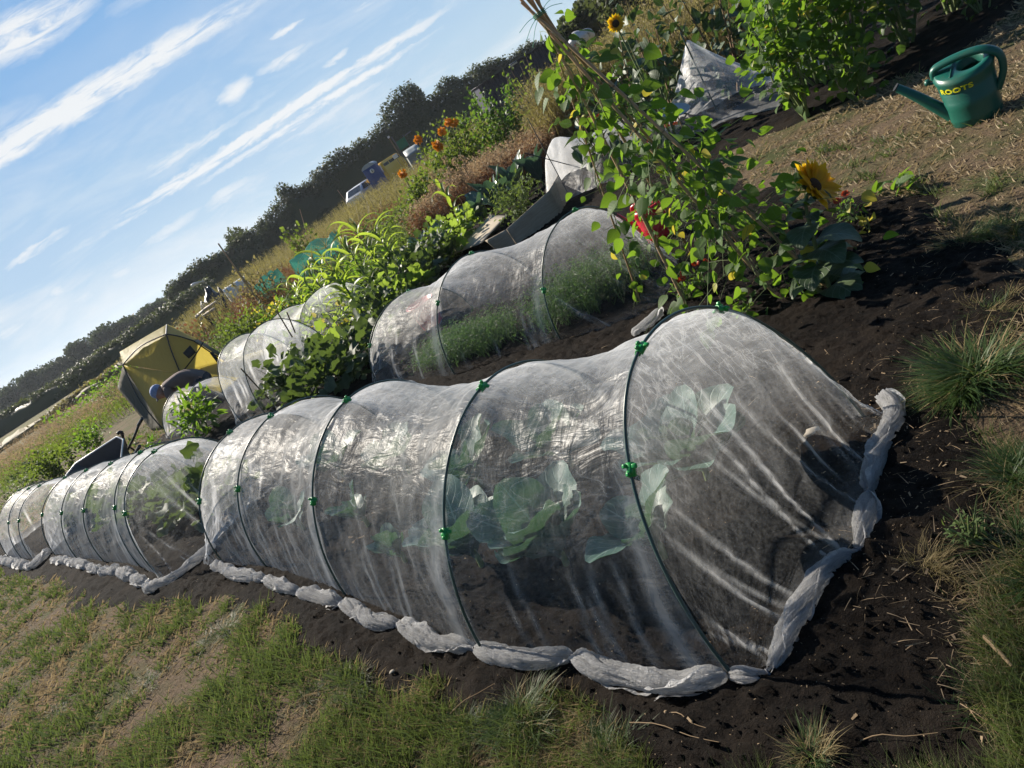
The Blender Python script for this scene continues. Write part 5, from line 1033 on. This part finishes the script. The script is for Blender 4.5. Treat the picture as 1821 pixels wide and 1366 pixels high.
# stooping gardener behind the low tunnel: one skinned body
def person():
    pc = AT(318, 700, 11.55); x0, y0 = pc[0]+.12, 11.55; pz = -.05; t = thing('person', 'person stooping low in a pale blue cap and grey-brown top by the shelter', 'person', (x0, y0, 0))
    J = {'pel': (.32, 0, .42, .15), 'sp': (.12, 0, .60, .145), 'ch': (-.10, 0, .66, .15), 'nk': (-.24, 0, .63, .06), 'hd': (-.29, 0, .62, .055),
         'shl': (-.13, .17, .62, .065), 'ell': (-.22, .20, .36, .045), 'wrl': (-.36, .12, .16, .03), 'pal': (-.41, .10, .10, .034), 'shr': (-.13, -.17, .62, .065), 'elr': (-.24, -.18, .36, .045), 'wrr': (-.40, -.1, .17, .03), 'par': (-.45, -.09, .11, .034),
         'hpl': (.34, .10, .40, .10), 'knl': (.0, .14, .28, .07), 'anl': (.30, .13, .07, .045), 'fol': (.12, .14, .03, .04), 'hpr': (.34, -.10, .40, .10), 'knr': (.0, -.14, .28, .07), 'anr': (.30, -.13, .07, .045), 'for': (.12, -.14, .03, .04)}
    E = [('pel', 'sp'), ('sp', 'ch'), ('ch', 'nk'), ('nk', 'hd'), ('ch', 'shl'), ('shl', 'ell'), ('ell', 'wrl'), ('wrl', 'pal'), ('ch', 'shr'), ('shr', 'elr'), ('elr', 'wrr'), ('wrr', 'par'), ('pel', 'hpl'), ('hpl', 'knl'), ('knl', 'anl'), ('anl', 'fol'), ('pel', 'hpr'), ('hpr', 'knr'), ('knr', 'anr'), ('anr', 'for')]
    for sd, pk_ in (('l', 'pal'), ('r', 'par')):
        b_ = np.array(J[pk_][:3])
        for k in range(5):
            an = (k-2)*.32 if k < 4 else 1.5; d_ = np.array([-math.cos(an)*.8, math.sin(an)*(1 if sd == 'l' else -1), -.55]); L_f = [.07, .08, .085, .075, .055][k]
            J[f'f{sd}{k}a'] = (*(b_+d_*L_f*.5), .009); J[f'f{sd}{k}b'] = (*(b_+d_*L_f+np.array([0.01, 0, -.02])), .0075); E += [(pk_, f'f{sd}{k}a'), (f'f{sd}{k}a', f'f{sd}{k}b')]
    ks = list(J); me = D.meshes.new('body'); me.from_pydata([J[k][:3] for k in ks], [(ks.index(a), ks.index(b)) for a, b in E], []); o = D.objects.new('body', me); COL.objects.link(o)
    sk = o.modifiers.new('skin', 'SKIN'); me.skin_vertices[0].data[0].use_root = True
    for i, k in enumerate(ks): me.skin_vertices[0].data[i].radius = (J[k][3], J[k][3])
    o.modifiers.new('sub', 'SUBSURF').levels = 2; dg = bpy.context.evaluated_depsgraph_get(); dg.update(); m2 = D.meshes.new_from_object(o.evaluated_get(dg)); D.objects.remove(o)
    bm = bmesh.new(); bm.from_mesh(m2)
    # head with brow, nose and chin joined into the same body mesh
    hb = bmesh.new(); bmesh.ops.create_uvsphere(hb, u_segments=24, v_segments=18, radius=.1)
    for v_ in hb.verts:
        c = v_.co; c.z *= 1.18; c.y *= .82
        if c.x < -.06: c.x -= .02*math.exp(-((c.z+.005)/.018)**2-(c.y/.016)**2); c.x += .010*math.exp(-((c.z-.02)/.014)**2-((abs(c.y)-.03)/.016)**2); c.x += .006*math.exp(-((c.z+.05)/.008)**2-(c.y/.03)**2)
        if abs(c.y) > .07: c.y += math.copysign(.012*math.exp(-((c.x)/.02)**2-(c.z/.03)**2), c.y)
    bmesh.ops.transform(hb, matrix=Matrix.Translation((-.34, 0, .60)) @ Matrix.Rotation(rad(-48), 4, 'Y'), verts=hb.verts); hm = D.meshes.new('h'); hb.to_mesh(hm); bm.from_mesh(hm); hb.free()
    mb = MB(); from_bm(mb, bm); mb.V = [mb.V[0]+[x0, y0, pz]]; mb.build('body', plain('skin', (.42, .25, .18), .55, .4, .08), t)
    def cloth(name, sel, mt, off):
        b2 = bmesh.new(); b2.from_mesh(m2); bmesh.ops.delete(b2, geom=[v_ for v_ in b2.verts if not sel(v_.co)], context='VERTS')
        for v_ in b2.verts: v_.co += v_.normal*off
        mb = MB(); from_bm(mb, b2); mb.V = [mb.V[0]+[x0, y0, pz]]; mb.build(name, mt, t)
    cloth('top', lambda c: c.x > -.235 and c.z > .30 and not (c.x > .30 and c.z < .46) and not (abs(c.y) < .14 and c.z < .42 and c.x < .2), plain('grey_brown_top', (.16, .125, .115), .9, .2, .15, 8, .01), .012)
    cloth('trousers', lambda c: c.x > -.12 and c.z < .50 and (c.x > .05 or c.z < .33) and c.z > .05, plain('dark_trousers', (.04, .045, .06), .9, .2, .2), .010)
    mb = MB(); V = []; a = np.arange(24)*2*PI/24
    for z_, r_ in ((0, .108), (.03, .112), (.07, .105), (.10, .08), (.12, .045), (.126, .005)): V.append(np.stack([np.cos(a)*r_*(1.02), np.sin(a)*r_*.92, np.full(24, z_)], 1))
    mb.add(np.concatenate(V), grid_faces(6, 24, True)); M2 = Matrix.Translation((x0-.35, y0, .62+pz)) @ Matrix.Rotation(rad(-42), 4, 'Y'); xf(mb, M2); cp = mb.build('cap', plain('blue_cap', (.27, .33, .50), .8, .3, .3, 14), t)
    mb = MB(); aa = np.linspace(-1, 1, 9); V = []
    for k, r_ in enumerate((.10, .135, .165)): V += [(-r_*math.cos(q*.95), r_*math.sin(q*.95)*.75, .004-.006*k*k) for q in aa]
    mb.add(np.array(V), grid_faces(3, 9)); xf(mb, M2); mb.build('peak', D.materials['blue_cap'], cp); mb = MB(); leafball(mb, (x0-.28, y0, .56), (.045, .075, .04), 160, T_blade(3, .06, .3), .035, np.random.default_rng(3)); mb.build('hair', plain('brown_hair', (.05, .03, .02), .8), t)
person()
# ------------------------------------------------------------------ background: hedges, trees, vehicles
def prof(P, x): xs = [p[0] for p in P]; return np.interp(x, xs, [p[1] for p in P])
def hedge(label, P, Dp, n, leaf, matk, seed, thick=2.2, D2=None, group='hedges round the field', rag=.22, floor=0.):
    rng = np.random.default_rng(seed); x = rng.uniform(P[0][0], P[-1][0], n); f_ = (x-P[0][0])/(P[-1][0]-P[0][0]); dd = Dp+(0 if D2 is None else (D2-Dp))*f_
    yt = prof(P, x); d = np.array([ray(a, b) for a, b in zip(x, yt)]); pt = CAMP+d*(dd/d[:, 1])[:, None]; H = pt[:, 2]*(1+rag*fbm(pt[:, 0]*.5, pt[:, 0]*0, 4, seed)); v_ = rng.random(n)**.62; v_ = np.where(rng.random(n) < .05, 1+rng.random(n)*.09, v_); off = rng.uniform(-.5, .5, n)*thick*np.sqrt(np.clip(1.08-v_, .05, 1))+1.1*fbm(pt[:, 0]*.8, H*v_*.9, 3, seed+3)
    q = np.column_stack([pt[:, 0]*(1+off/dd), dd+off, np.maximum(floor, H*v_)]); q += rng.normal(0, leaf*.8, q.shape)*[1, 1, .8]
    mid = thing('hedge', label, 'hedge', (*q[:, :2].mean(0), 0), group); mb = MB(); nd = norm(np.column_stack([rng.normal(0, .5, n), off/thick*2, v_+rng.normal(0, .3, n)]))
    place(mb, T_quad(), q, rdir(n, .5, rng), nd, leaf*rng.uniform(.5, 1.4, n), sx=.9); mb.build('foliage', MT[matk], mid)
    # solid core added inside the foliage to block light coming through
    xs = np.linspace(P[0][0], P[-1][0], 80); mb = MB(); V = []
    for a in xs:
        fa = (a-P[0][0])/(P[-1][0]-P[0][0]); Yd = Dp+(0 if D2 is None else (D2-Dp))*fa; c = AT(a, prof(P, a), Yd); h_ = max(.3, c[2]*.80*(1+rag*float(fbm(np.array(c[0]*.5), np.array(0.), 4, seed))))
        for k, (o_, z_) in enumerate(((-.42, -.2), (-.40, .55), (-.22, .93), (0, 1), (.22, .93), (.40, .55), (.42, -.2))): V.append((c[0]*(1+o_*thick/Yd), Yd+o_*thick, h_*z_))
    V = np.array(V); V[:, 2] += fbm(V[:, 0]*1.1, V[:, 1]*3, 3, seed)*.25*(V[:, 2] > 0); mb.add(V, grid_faces(80, 7)); mb.build('light_block_core', MT[matk], mid)
HP = [(290, 518), (330, 485), (352, 466), (385, 455), (420, 432), (450, 412), (480, 388), (500, 350), (520, 336), (560, 312), (590, 286), (620, 263), (650, 241), (680, 216), (700, 190), (720, 173), (750, 167), (790, 156), (820, 141), (850, 117), (880, 106), (920, 94), (960, 82), (990, 66)]
hedge('dark bramble hedge stretch from the windsock to the brown stalks', [p for p in HP if p[0] <= 500], 69, 24000, .16, 'hedge', 1, 3.0)
hedge('dark hedge stretch behind the parked vehicles and blue toilet', [p for p in HP if 500 <= p[0] <= 750], 69, 34000, .16, 'hedge', 2, 3.0)
hedge('dark hedge stretch behind the dark shed', [p for p in HP if p[0] >= 750], 69, 30000, .16, 'hedge', 3, 3.0)
hedge('low trimmed hedge with a sunlit yellow-green top across the field', [(-60, 778), (0, 738), (80, 692), (150, 642), (205, 606), (300, 540), (370, 495)], 56, 22000, .11, 'hedge_light', 4, 2.0, rag=.05)
hedge('ragged bank of dry grass and weeds below the low trimmed hedge', [(-60, 838), (0, 803), (60, 762), (120, 715), (180, 668), (230, 632)], 36, 6000, .12, 'tallgrass', 5, 1.2, group=None, rag=.3)
def tree(label, x, ytop, Dd, wpx, matk, seed, n=1800, group='trees along the field edge', base=0.0):
    rng = np.random.default_rng(seed); tp = AT(x, ytop, Dd); H = tp[2]; w = wpx*Dd/FPX/2; t = thing('tree', label, 'tree', (tp[0], Dd, 0), group)
    mb = MB(); tube(mb, catmull([(tp[0], Dd, -.1), (tp[0]+.05*w, Dd, H*.3), (tp[0], Dd, H*.7)], 8), np.linspace(w*.10, w*.04, 8), 8)
    for k in range(6): a = k*1.1+seed; tube(mb, [(tp[0], Dd, H*(.25+.06*k)), (tp[0]+w*.6*math.cos(a), Dd+w*.6*math.sin(a), H*(.5+.06*k))], [w*.045, w*.015], 5)
    mb.build('trunk', MT['wood'], t); mb = MB()
    for k in range(11):
        a = rng.uniform(0, 2*PI); q = rng.random()**.5*.62*w; c = (tp[0]+q*math.cos(a), Dd+q*math.sin(a), H*rng.uniform(.33, .80)); r_ = w*rng.uniform(.32, .5)
        leafball(mb, c, (r_, r_, min(r_, H-c[2]) if c[2] < H else r_*.6), n//11, T_quad(), max(.18, Dd*.0024), rng, shell=.6)
    mb.build('crown', MT[matk], t)
TL = ['at the left edge', 'second from the left edge', 'third from the left edge', 'fourth from the left edge', 'fifth from the left edge', 'directly left of the shelter apex', 'above the shelter, tallest of the far row', 'just left of the dark hedge']
for i, (x, y, w) in enumerate([(0, 688, 75), (48, 660, 70), (92, 640, 62), (130, 606, 62), (170, 584, 62), (212, 570, 56), (252, 548, 60), (282, 532, 50)]): tree('bushy green tree in the hazy far row, '+TL[i], x, y, 120, w, 'far_tree', 30+i, 2600, 'far row of trees beyond the low hedge')
hedge('hazy undergrowth joining the far row of trees', [(-60, 738), (0, 706), (60, 672), (130, 630), (200, 590), (260, 556), (310, 518)], 128, 9000, .45, 'far_tree', 6, 4.0, group=None)
tree('rounded dark tree standing just above the hedge line', 412, 400, 80, 66, 'hedge', 51, 2600)
for i, (x, y, Dd, w, lb) in enumerate([(1012, 0, 34, 110, 'dark spreading tree beyond the cane tops'), (1100, -110, 30, 190, 'dark tree filling the top edge right of the canes'), (1210, -190, 28, 200, 'dark tree above the dark-leaved sunflowers, cut by the top edge')]): tree(lb, x, y, Dd, w, 'hedge', 60+i, 6000, 'dark trees at the top edge')
# brown bare stalks
for i, (a, b, c, d, Yd, lb) in enumerate([((533, 372), (550, 432), .02, 0, 30, 'bare pale stalk leaning against the dark hedge'), ((388, 433), (498, 590), .018, 0, 14.0, 'long leaning bamboo pole crossing the shrubs'), ((600, 338), (618, 362), .02, 0, 34, 'short bare stick by the vehicles'), ((860/4, 0), (0, 0), 0, 0, 0, '')][:3]):
    p, q = AT(*a, Yd), AT(*b, Yd); mb = MB(); tube(mb, [p, q], [c*.8, c], 6); tag(mb.build('garden_pole', MT['bamboo'], origin=q), lb, 'pole', 'bare poles and stalks')
# sticks near the round-ended tunnel
for i, (a, b, Yd, lb) in enumerate([((510, 555), (525, 592), 7.9, 'short brown stick among the lobed leaves'), ((428, 655), (478, 710), 7.8, 'thin dark stick leaning before the round-ended tunnel'), ((492, 553), (520, 600), 8.1, 'second brown stick beside the long pole')]):
    mb = MB(); tube(mb, [AT(*a, Yd), AT(*b, Yd)], .008, 6); tag(mb.build('garden_stick', MT['stem_brown'], origin=AT(*b, Yd)), lb, 'stick', 'short sticks among the plants')

def vehicle(label, cx, cy, Dd, rz, colr, van, L=4.2):
    base = AT(cx, cy, Dd); t = thing('parked_car' if not van else 'parked_van', label, 'car' if not van else 'van', (base[0], Dd, 0), 'vehicles parked along the hedge'); M_ = Matrix.Translation((base[0], Dd, 0)) @ Matrix.Rotation(rz, 4, 'Z')
    W = .86 if not van else .9; H = 1.45 if not van else 1.9
    if not van: S = [(-2.1, .35, .6), (-2.08, .75, .85), (-1.75, .95, .92), (-1.15, 1.40, 1.36), (.15, 1.44, 1.45), (1.0, 1.0, .98), (1.9, .80, .82), (2.1, .6, .6)]
    else: S = [(-2.2, .4, .7), (-2.2, 1.0, 1.0), (-2.05, 1.85, 1.85), (-1.8, 1.92, 1.92), (1.0, 1.92, 1.92), (1.55, 1.15, 1.15), (2.15, .95, .95), (2.25, .5, .6)]
    prof_ = [(x_, z_) for x_, z_, _ in S]; n = len(prof_); mb = MB(); V = []
    for x_, z_ in prof_:
        tw = W*(1-.16*max(0, (z_-.9)/.9)); zb = .28; zm = min(.9, z_)
        V += [(x_, -W*.96, zb), (x_, -W, (zb+zm)/2), (x_, -W*.98, zm), (x_, -tw, z_*.985), (x_, -tw*.8, z_), (x_, tw*.8, z_), (x_, tw, z_*.985), (x_, W*.98, zm), (x_, W, (zb+zm)/2), (x_, W*.96, zb)]
    mb.add(np.array(V), grid_faces(n, 10, True)); k = 10
    for s0 in (0, (n-1)*10): mb.add(np.array(V)[s0:s0+10], np.array([[0, 1, 8, 9], [1, 2, 7, 8], [2, 3, 6, 7], [3, 4, 5, 6]]) if s0 else np.array([[9, 8, 1, 0], [8, 7, 2, 1], [7, 6, 3, 2], [6, 5, 4, 3]]))
    xf(mb, M_); pm = plain('paint_'+('silver' if not van else 'yellow'), colr, .45, .4, .04, metal=.0); mb.build('body', pm, t); gm = plain('window_glass_'+('a' if van else 'b'), (.03, .04, .05), .08, .8, .1)
    def win(pts, nm='window'):
        mb = MB(); P = np.array(pts); mb.add(P, np.array([[0, 1, 2, 3]])); xf(mb, M_); mb.build(nm, gm, t, smooth=False)
    for sg in (-1, 1):
        if van:
            for x0, x1 in ((-1.95, -1.0), (-.9, .05), (.15, 1.05)): win([(x0, sg*(W*.93+.0), 1.12), (x1+(.25 if x1 > 1 else 0), sg*W*.93, 1.12), (x1, sg*W*.855, 1.72), (x0, sg*W*.855, 1.72)])
        else:
            for x0, x1, a_, b_ in ((-1.5, -.45, .28, 0), (-.38, .75, 0, -.5)): win([(x0, sg*(W*.985), .93), (x1, sg*(W*.985), .93), (x1+b_, sg*(W*.93), 1.34), (x0+a_, sg*(W*.93), 1.34)])
        for x_ in (-1.3, 1.35):
            mb = MB(); a = np.linspace(0, 2*PI, 21); tube(mb, np.stack([x_+.24*np.cos(a), np.full(21, sg*(W-.06)), .31+.24*np.sin(a)], 1), .085, 8, False); xf(mb, M_); w_ = mb.build('wheel', MT['black'], t); mb = MB(); tube(mb, [(x_, sg*(W-.1), .31), (x_, sg*W, .31)], .15, 14); xf(mb, M_); mb.build('rim', MT['hoop_grey'], w_)
        mb = MB(); box(mb, (2.06 if not van else 2.2, sg*.62, .68 if not van else .78), (.10, .3, .16), bev=.03); xf(mb, M_); mb.build('headlight', MT['white_pl'], t)
    if van: win([(1.06, -.68, 1.80), (1.06, .68, 1.80), (1.57, .76, 1.18), (1.57, -.76, 1.18)], 'windscreen'); win([(-2.225, -.66, 1.15), (-2.225, .66, 1.15), (-2.10, .62, 1.75), (-2.10, -.62, 1.75)], 'rear_window')
    else: win([(.24, -.60, 1.425), (.24, .60, 1.425), (.99, .70, 1.02), (.99, -.70, 1.02)], 'windscreen'); win([(-1.22, -.6, 1.36), (-1.22, .6, 1.36), (-1.76, .66, .97), (-1.76, -.66, .97)], 'rear_window')
vehicle('silver hatchback parked below the dark hedge, left of the blue toilet', 645, 336, 60, rad(64), (.50, .53, .58), False)
vehicle('yellow van with pale roof windows right of the blue toilet', 697, 306, 61, rad(60), (.80, .45, .015), True)
# portable toilet
pt = AT(667, 312, 58); X0, Y0 = pt[0], 58.0; t = thing('portable_toilet', 'blue portable toilet with rounded grey roof and round white badge', 'toilet', (X0, Y0, 0)); M_ = Matrix.Translation((X0, Y0, 0)) @ Matrix.Rotation(rad(-12), 4, 'Z')
mb = MB(); box(mb, (0, 0, 1.05), (1.1, 1.1, 2.05), bev=.05); xf(mb, M_); mb.build('cabin', plain('blue_plastic', (.02, .05, .22), .45, .4, .15), t)
mb = MB(); a = np.linspace(0, PI, 13); V = [(.58*math.cos(q), y_, 2.05+.30*math.sin(q)) for y_ in (-.58, .58) for q in a]; mb.add(np.array(V), grid_faces(2, 13)); mb.add(np.array(V[:13]+[(0, -.58, 2.05)]), np.array([[i, i+1, 13] for i in range(12)])); mb.add(np.array(V[13:]+[(0, .58, 2.05)]), np.array([[i+1, i, 13] for i in range(12)])); xf(mb, M_); mb.build('roof', plain('grey_roof', (.30, .35, .42), .5), t)
mb = MB(); box(mb, (0, -.57, 1.0), (.80, .03, 1.75), bev=.01); xf(mb, M_); d_ = mb.build('door', D.materials['blue_plastic'], t)
mb = MB(); bm = bmesh.new(); bmesh.ops.create_cone(bm, segments=24, radius1=.17, radius2=.17, depth=.02, cap_ends=True); bmesh.ops.transform(bm, matrix=Matrix.Translation((.12, -.60, 1.72)) @ Matrix.Rotation(rad(90), 4, 'X'), verts=bm.verts); from_bm(mb, bm); xf(mb, M_); bd = mb.build('badge', MT['white_pl'], d_)
mb = MB(); box(mb, (.12, -.614, 1.70), (.09, .006, .16)); box(mb, (.12, -.614, 1.81), (.05, .006, .05)); xf(mb, M_); 
for V in mb.V: pass
mb.build('badge_figure', MT['hoop_grey'], d_)
# green board on poles, small signs, grey cabin roof
t = thing('green_board', 'green rectangular board hung between two poles by the hedge', 'board', (*AT(718, 262, 46)[:2], 0)); mb = MB(); panel(mb, AT(712, 268, 46), AT(727, 258, 46), AT(719, 243, 46), AT(704, 253, 46), n=3, th=.05); mb.build('board', plain('board_green', (.03, .16, .09), .6), t, smooth=False)
for a, b in (((696, 243), (716, 275)), ((716, 240), (735, 270))): mb = MB(); p = AT(*a, 46); q = AT(*b, 46); tube(mb, [p, q, [q[0], q[1], 0]], .035, 6); mb.build('pole', MT['hoop_grey'], t)
mb = MB(); tube(mb, [AT(720, 241, 46), AT(731, 233, 46)], .035, 6); mb.build('cross_bar', MT['hoop_grey'], t)
for i, (a, b, Yd, w, h, lb) in enumerate([(703, 278, 44, .30, .24, 'small pale square notice left of the green board'), (691, 244, 46, .14, .12, 'tiny white tag on the pole top')]):
    q = AT(a, b, Yd); t = thing('notice', lb, 'sign', (q[0], Yd, 0)); mb = MB(); box(mb, tuple(q), (w, .03, h), bev=.005); mb.build('board', MT['white_pl'], t); mb = MB(); tube(mb, [(q[0], Yd+.03, 0), (q[0], Yd+.03, q[2])], .02, 5); mb.build('post', MT['stem_brown'], t)
q = AT(727, 266, 40); t = thing('greenhouse', 'small pale greenhouse roof showing behind the orange-flowered clump', 'greenhouse', (q[0], 40, 0)); mb = MB()
for sg in (-1, 1): panel(mb, (q[0]-.35, 40+sg*.7, q[2]-.3), (q[0]+.5, 40+sg*.7, q[2]-.3), (q[0]+.5, 40, q[2]+.05), (q[0]-.35, 40, q[2]+.05), n=4, th=.02)
mb.build('roof', plain('old_glass', (.30, .33, .33), .5), t); mb = MB(); box(mb, (q[0]+.07, 40, (q[2]-.3)/2), (.8, 1.36, q[2]-.3)); mb.build('wall', plain('grey_wall', (.25, .27, .27), .6), t, smooth=False)
# dark shed
s0, s1 = AT(853, 152, 38), AT(924, 107, 38); zt = (s0[2]+s1[2])/2; t = thing('shed', 'long dark grey shed with corrugated side and a white sign', 'shed', ((s0[0]+s1[0])/2, 38, 0)); mb = MB()
n = 60; xs = np.linspace(s0[0]-.1, s1[0]+1.5, n); yy = 38+.03*np.sign(np.sin(np.arange(n)*PI/2+.3)); V = [(x_, y_, z_) for x_, y_ in zip(xs, yy) for z_ in (0, zt)]; mb.add(np.array(V), grid_faces(n, 2)); mb.build('corrugated_side', plain('dark_sheet', (.035, .035, .06), .6, .4, .2), t, smooth=False)
mb = MB(); box(mb, ((xs[0]+xs[-1])/2, 39.4, zt/2-.02), (xs[-1]-xs[0]-.02, 2.6, zt-.04)); mb.build('body', D.materials['dark_sheet'], t, smooth=False); mb = MB(); panel(mb, (xs[0]-.1, 37.85, zt+.01), (xs[-1]+.1, 37.85, zt+.01), (xs[-1]+.1, 40.8, zt+.03), (xs[0]-.1, 40.8, zt+.03), n=4, th=.03); mb.build('roof', plain('shed_roof', (.05, .05, .07), .6), t)
q = AT(912, 112, 37.9); mb = MB(); box(mb, (q[0], 37.9, q[2]-.05), (.42, .03, .13)); mb.build('sign', MT['white_pl'], t)
# blue-green netting cages
for i, (c4, Yd, h, lb) in enumerate([(((500, 470), (600, 425)), 15.5, 1.05, 'long sagging green netting cage behind the maize'), (((448, 520), (478, 505)), 17, .95, 'short green netting cage left of the maize')]):
    a, b = AT(*c4[0], Yd), AT(*c4[1], Yd+(.6 if i == 0 else 0)); w = b[0]-a[0]
    drape('netting_cage', lb, [(a[0], Yd), (b[0], Yd+.5), (b[0]+.1, Yd+2), (a[0]+.1, Yd+1.6)], lambda u_, v_: h*np.clip(v_*12, 0, 1)*np.clip((1-v_)*12, 0, 1)*np.clip(u_*10, 0, 1)*np.clip((1-u_)*10, 0, 1)*(.93+.07*np.cos(u_*4*PI)), 60+i, 'green_mesh', 'netting cage', res=40)
# windsock, planks, black heap, white cloche
q = AT(340, 509, 30); q2 = AT(358, 501, 30); t = thing('fish_windsock', 'pale fish-shaped windsock on a thin pole before the dark hedge', 'windsock', (q[0], 30, 0)); mb = MB(); C = catmull([q, (q+q2)/2+[0, 0, .02], q2], 12); tube(mb, C, [.03, .055, .065, .068, .066, .06, .05, .042, .034, .028, .024, .02], 12); mb.build('body', MT['white_pl'], t)
dd_ = norm(q2-q); mb = MB(); mb.add(np.array([q2, q2+dd_*.12+[0, 0, .09], q2+dd_*.09, q2+dd_*.12-[0, 0, .08]]), np.array([[0, 1, 2, 3]])); mb.build('tail', MT['white_pl'], t); mb = MB(); tube(mb, [q, AT(371, 549, 30), (AT(371, 549, 30)[0], 30, 0)], .014, 5); mb.build('pole', MT['hoop_grey'], t)
for i, (a, b, lb) in enumerate([((348, 566), (384, 540), 'upper pale timber plank above the shelter'), ((356, 570), (380, 553), 'lower pale timber plank above the shelter')]):
    p, q = AT(*a, 24), AT(*b, 24); mb = MB(); panel(mb, p, q, q+[0, .25, .03], p+[0, .25, .03], n=3, th=.06); tag(mb.build('timber_plank', plain('pale_timber%d' % i, (.42, .37, .32), .8), origin=p), lb, 'plank', 'timber planks stacked beyond the shelter')
t = thing('plastic_heap', 'crumpled heap of black plastic sheeting below the dark hedge', 'plastic sheeting', (*AT(385, 545, 26)[:2], 0)); mb = MB(); a_, b_ = AT(346, 560, 26), AT(407, 520, 26); nu, nv = 60, 24; u_, v_ = np.meshgrid(np.linspace(0, 1, nu), np.linspace(0, 1, nv), indexing='ij')
z_ = np.sin(PI*v_)**.6*np.sin(PI*np.clip(u_*.9+.05, 0, 1))**.4*(.95+fbm(u_*9, v_*6, 3, 4)*.5+.35*u_)*.95; mb.add(np.stack([a_[0]+(b_[0]-a_[0])*u_, 25.3+v_*1.8, z_], -1).reshape(-1, 3), grid_faces(nu, nv)); mb.build('sheeting', plain('black_sheet', (.012, .012, .016), .35, .5, .3, 9, .05), t)
p0, p1 = AT(404, 527, 25), AT(429, 512, 25); t = thing('white_cloche', 'white barrel-shaped fleece tunnel beside the black plastic', 'cloche', (*p0[:2], 0)); mb = MB(); a = np.linspace(0, PI, 15); V = []
for k in range(8):
    c = np.array([p0[0]+(p1[0]-p0[0]+.15)*k/7, 25+k*.10, 0]); rr = .36*(1 if 0 < k < 7 else .98); V += [(c[0]-.1*math.cos(q), c[1]+rr*math.cos(q), (p0[2]+.25)*math.sin(q)**.8) for q in a]
mb.add(np.array(V), grid_faces(8, 15)); mb.add(np.array(V[:15]+[(p0[0]-.02, 25, .1)]), np.array([[i+1, i, 15] for i in range(14)])); mb.build('fleece', plain('fleece', (.72, .72, .70), .9, .1, .05, 6, .03), t)
mb = MB(); tube(mb, np.array(V[15:30])*[1, 1, 1.02], .012, 5); mb.build('hoop', MT['hoop_grey'], t)
q = AT(1032, 68, 20); t = thing('white_sack', 'crumpled white sack with a pink patch below the dark trees', 'sack', (q[0], 20, q[2]-.25)); mb = MB(); bm = bmesh.new(); bmesh.ops.create_icosphere(bm, subdivisions=4, radius=.3)
for v_ in bm.verts: f_ = 1+.25*math.sin(v_.co.x*14+v_.co.z*9)*math.cos(v_.co.y*11); v_.co = Vector((v_.co.x*1.3*f_, v_.co.y*.8, v_.co.z*.62*f_))+Vector(q)
from_bm(mb, bm); mb.build('sack', plain('sack_white', (.62, .62, .63), .8, .2, .1, 10, .04, dirt=(.05, .06, .05), dsc=9), t); mb = MB(); leafball(mb, q-[.28, .1, .08], (.08, .05, .06), 30, OVS, .06, RNG); mb.build('pink_patch', plain('pink', (.55, .1, .2), .6), t)
mb = MB(); tube(mb, [(q[0], 20, -.1), (q[0], 20, q[2]-.15)], .2, 8)
if q[2] > .4: mb.build('stump', MT['wood'], t)

# ------------------------------------------------------------------ light evening haze over the fields
hm_, ht = mat('field_haze'); pv = N(ht, 'ShaderNodeVolumePrincipled'); pv.inputs['Color'].default_value = (.78, .86, .95, 1); pv.inputs['Density'].default_value = .0004; pv.inputs['Anisotropy'].default_value = .3
ho = N(ht, 'ShaderNodeOutputMaterial'); ht.links.new(pv.outputs[0], ho.inputs['Volume'])
hb = MB(); box(hb, (0, 320, 8), (1500, 1100, 24)); hb = hb.build('haze', hm_, smooth=False); tag(hb, kind='stuff')
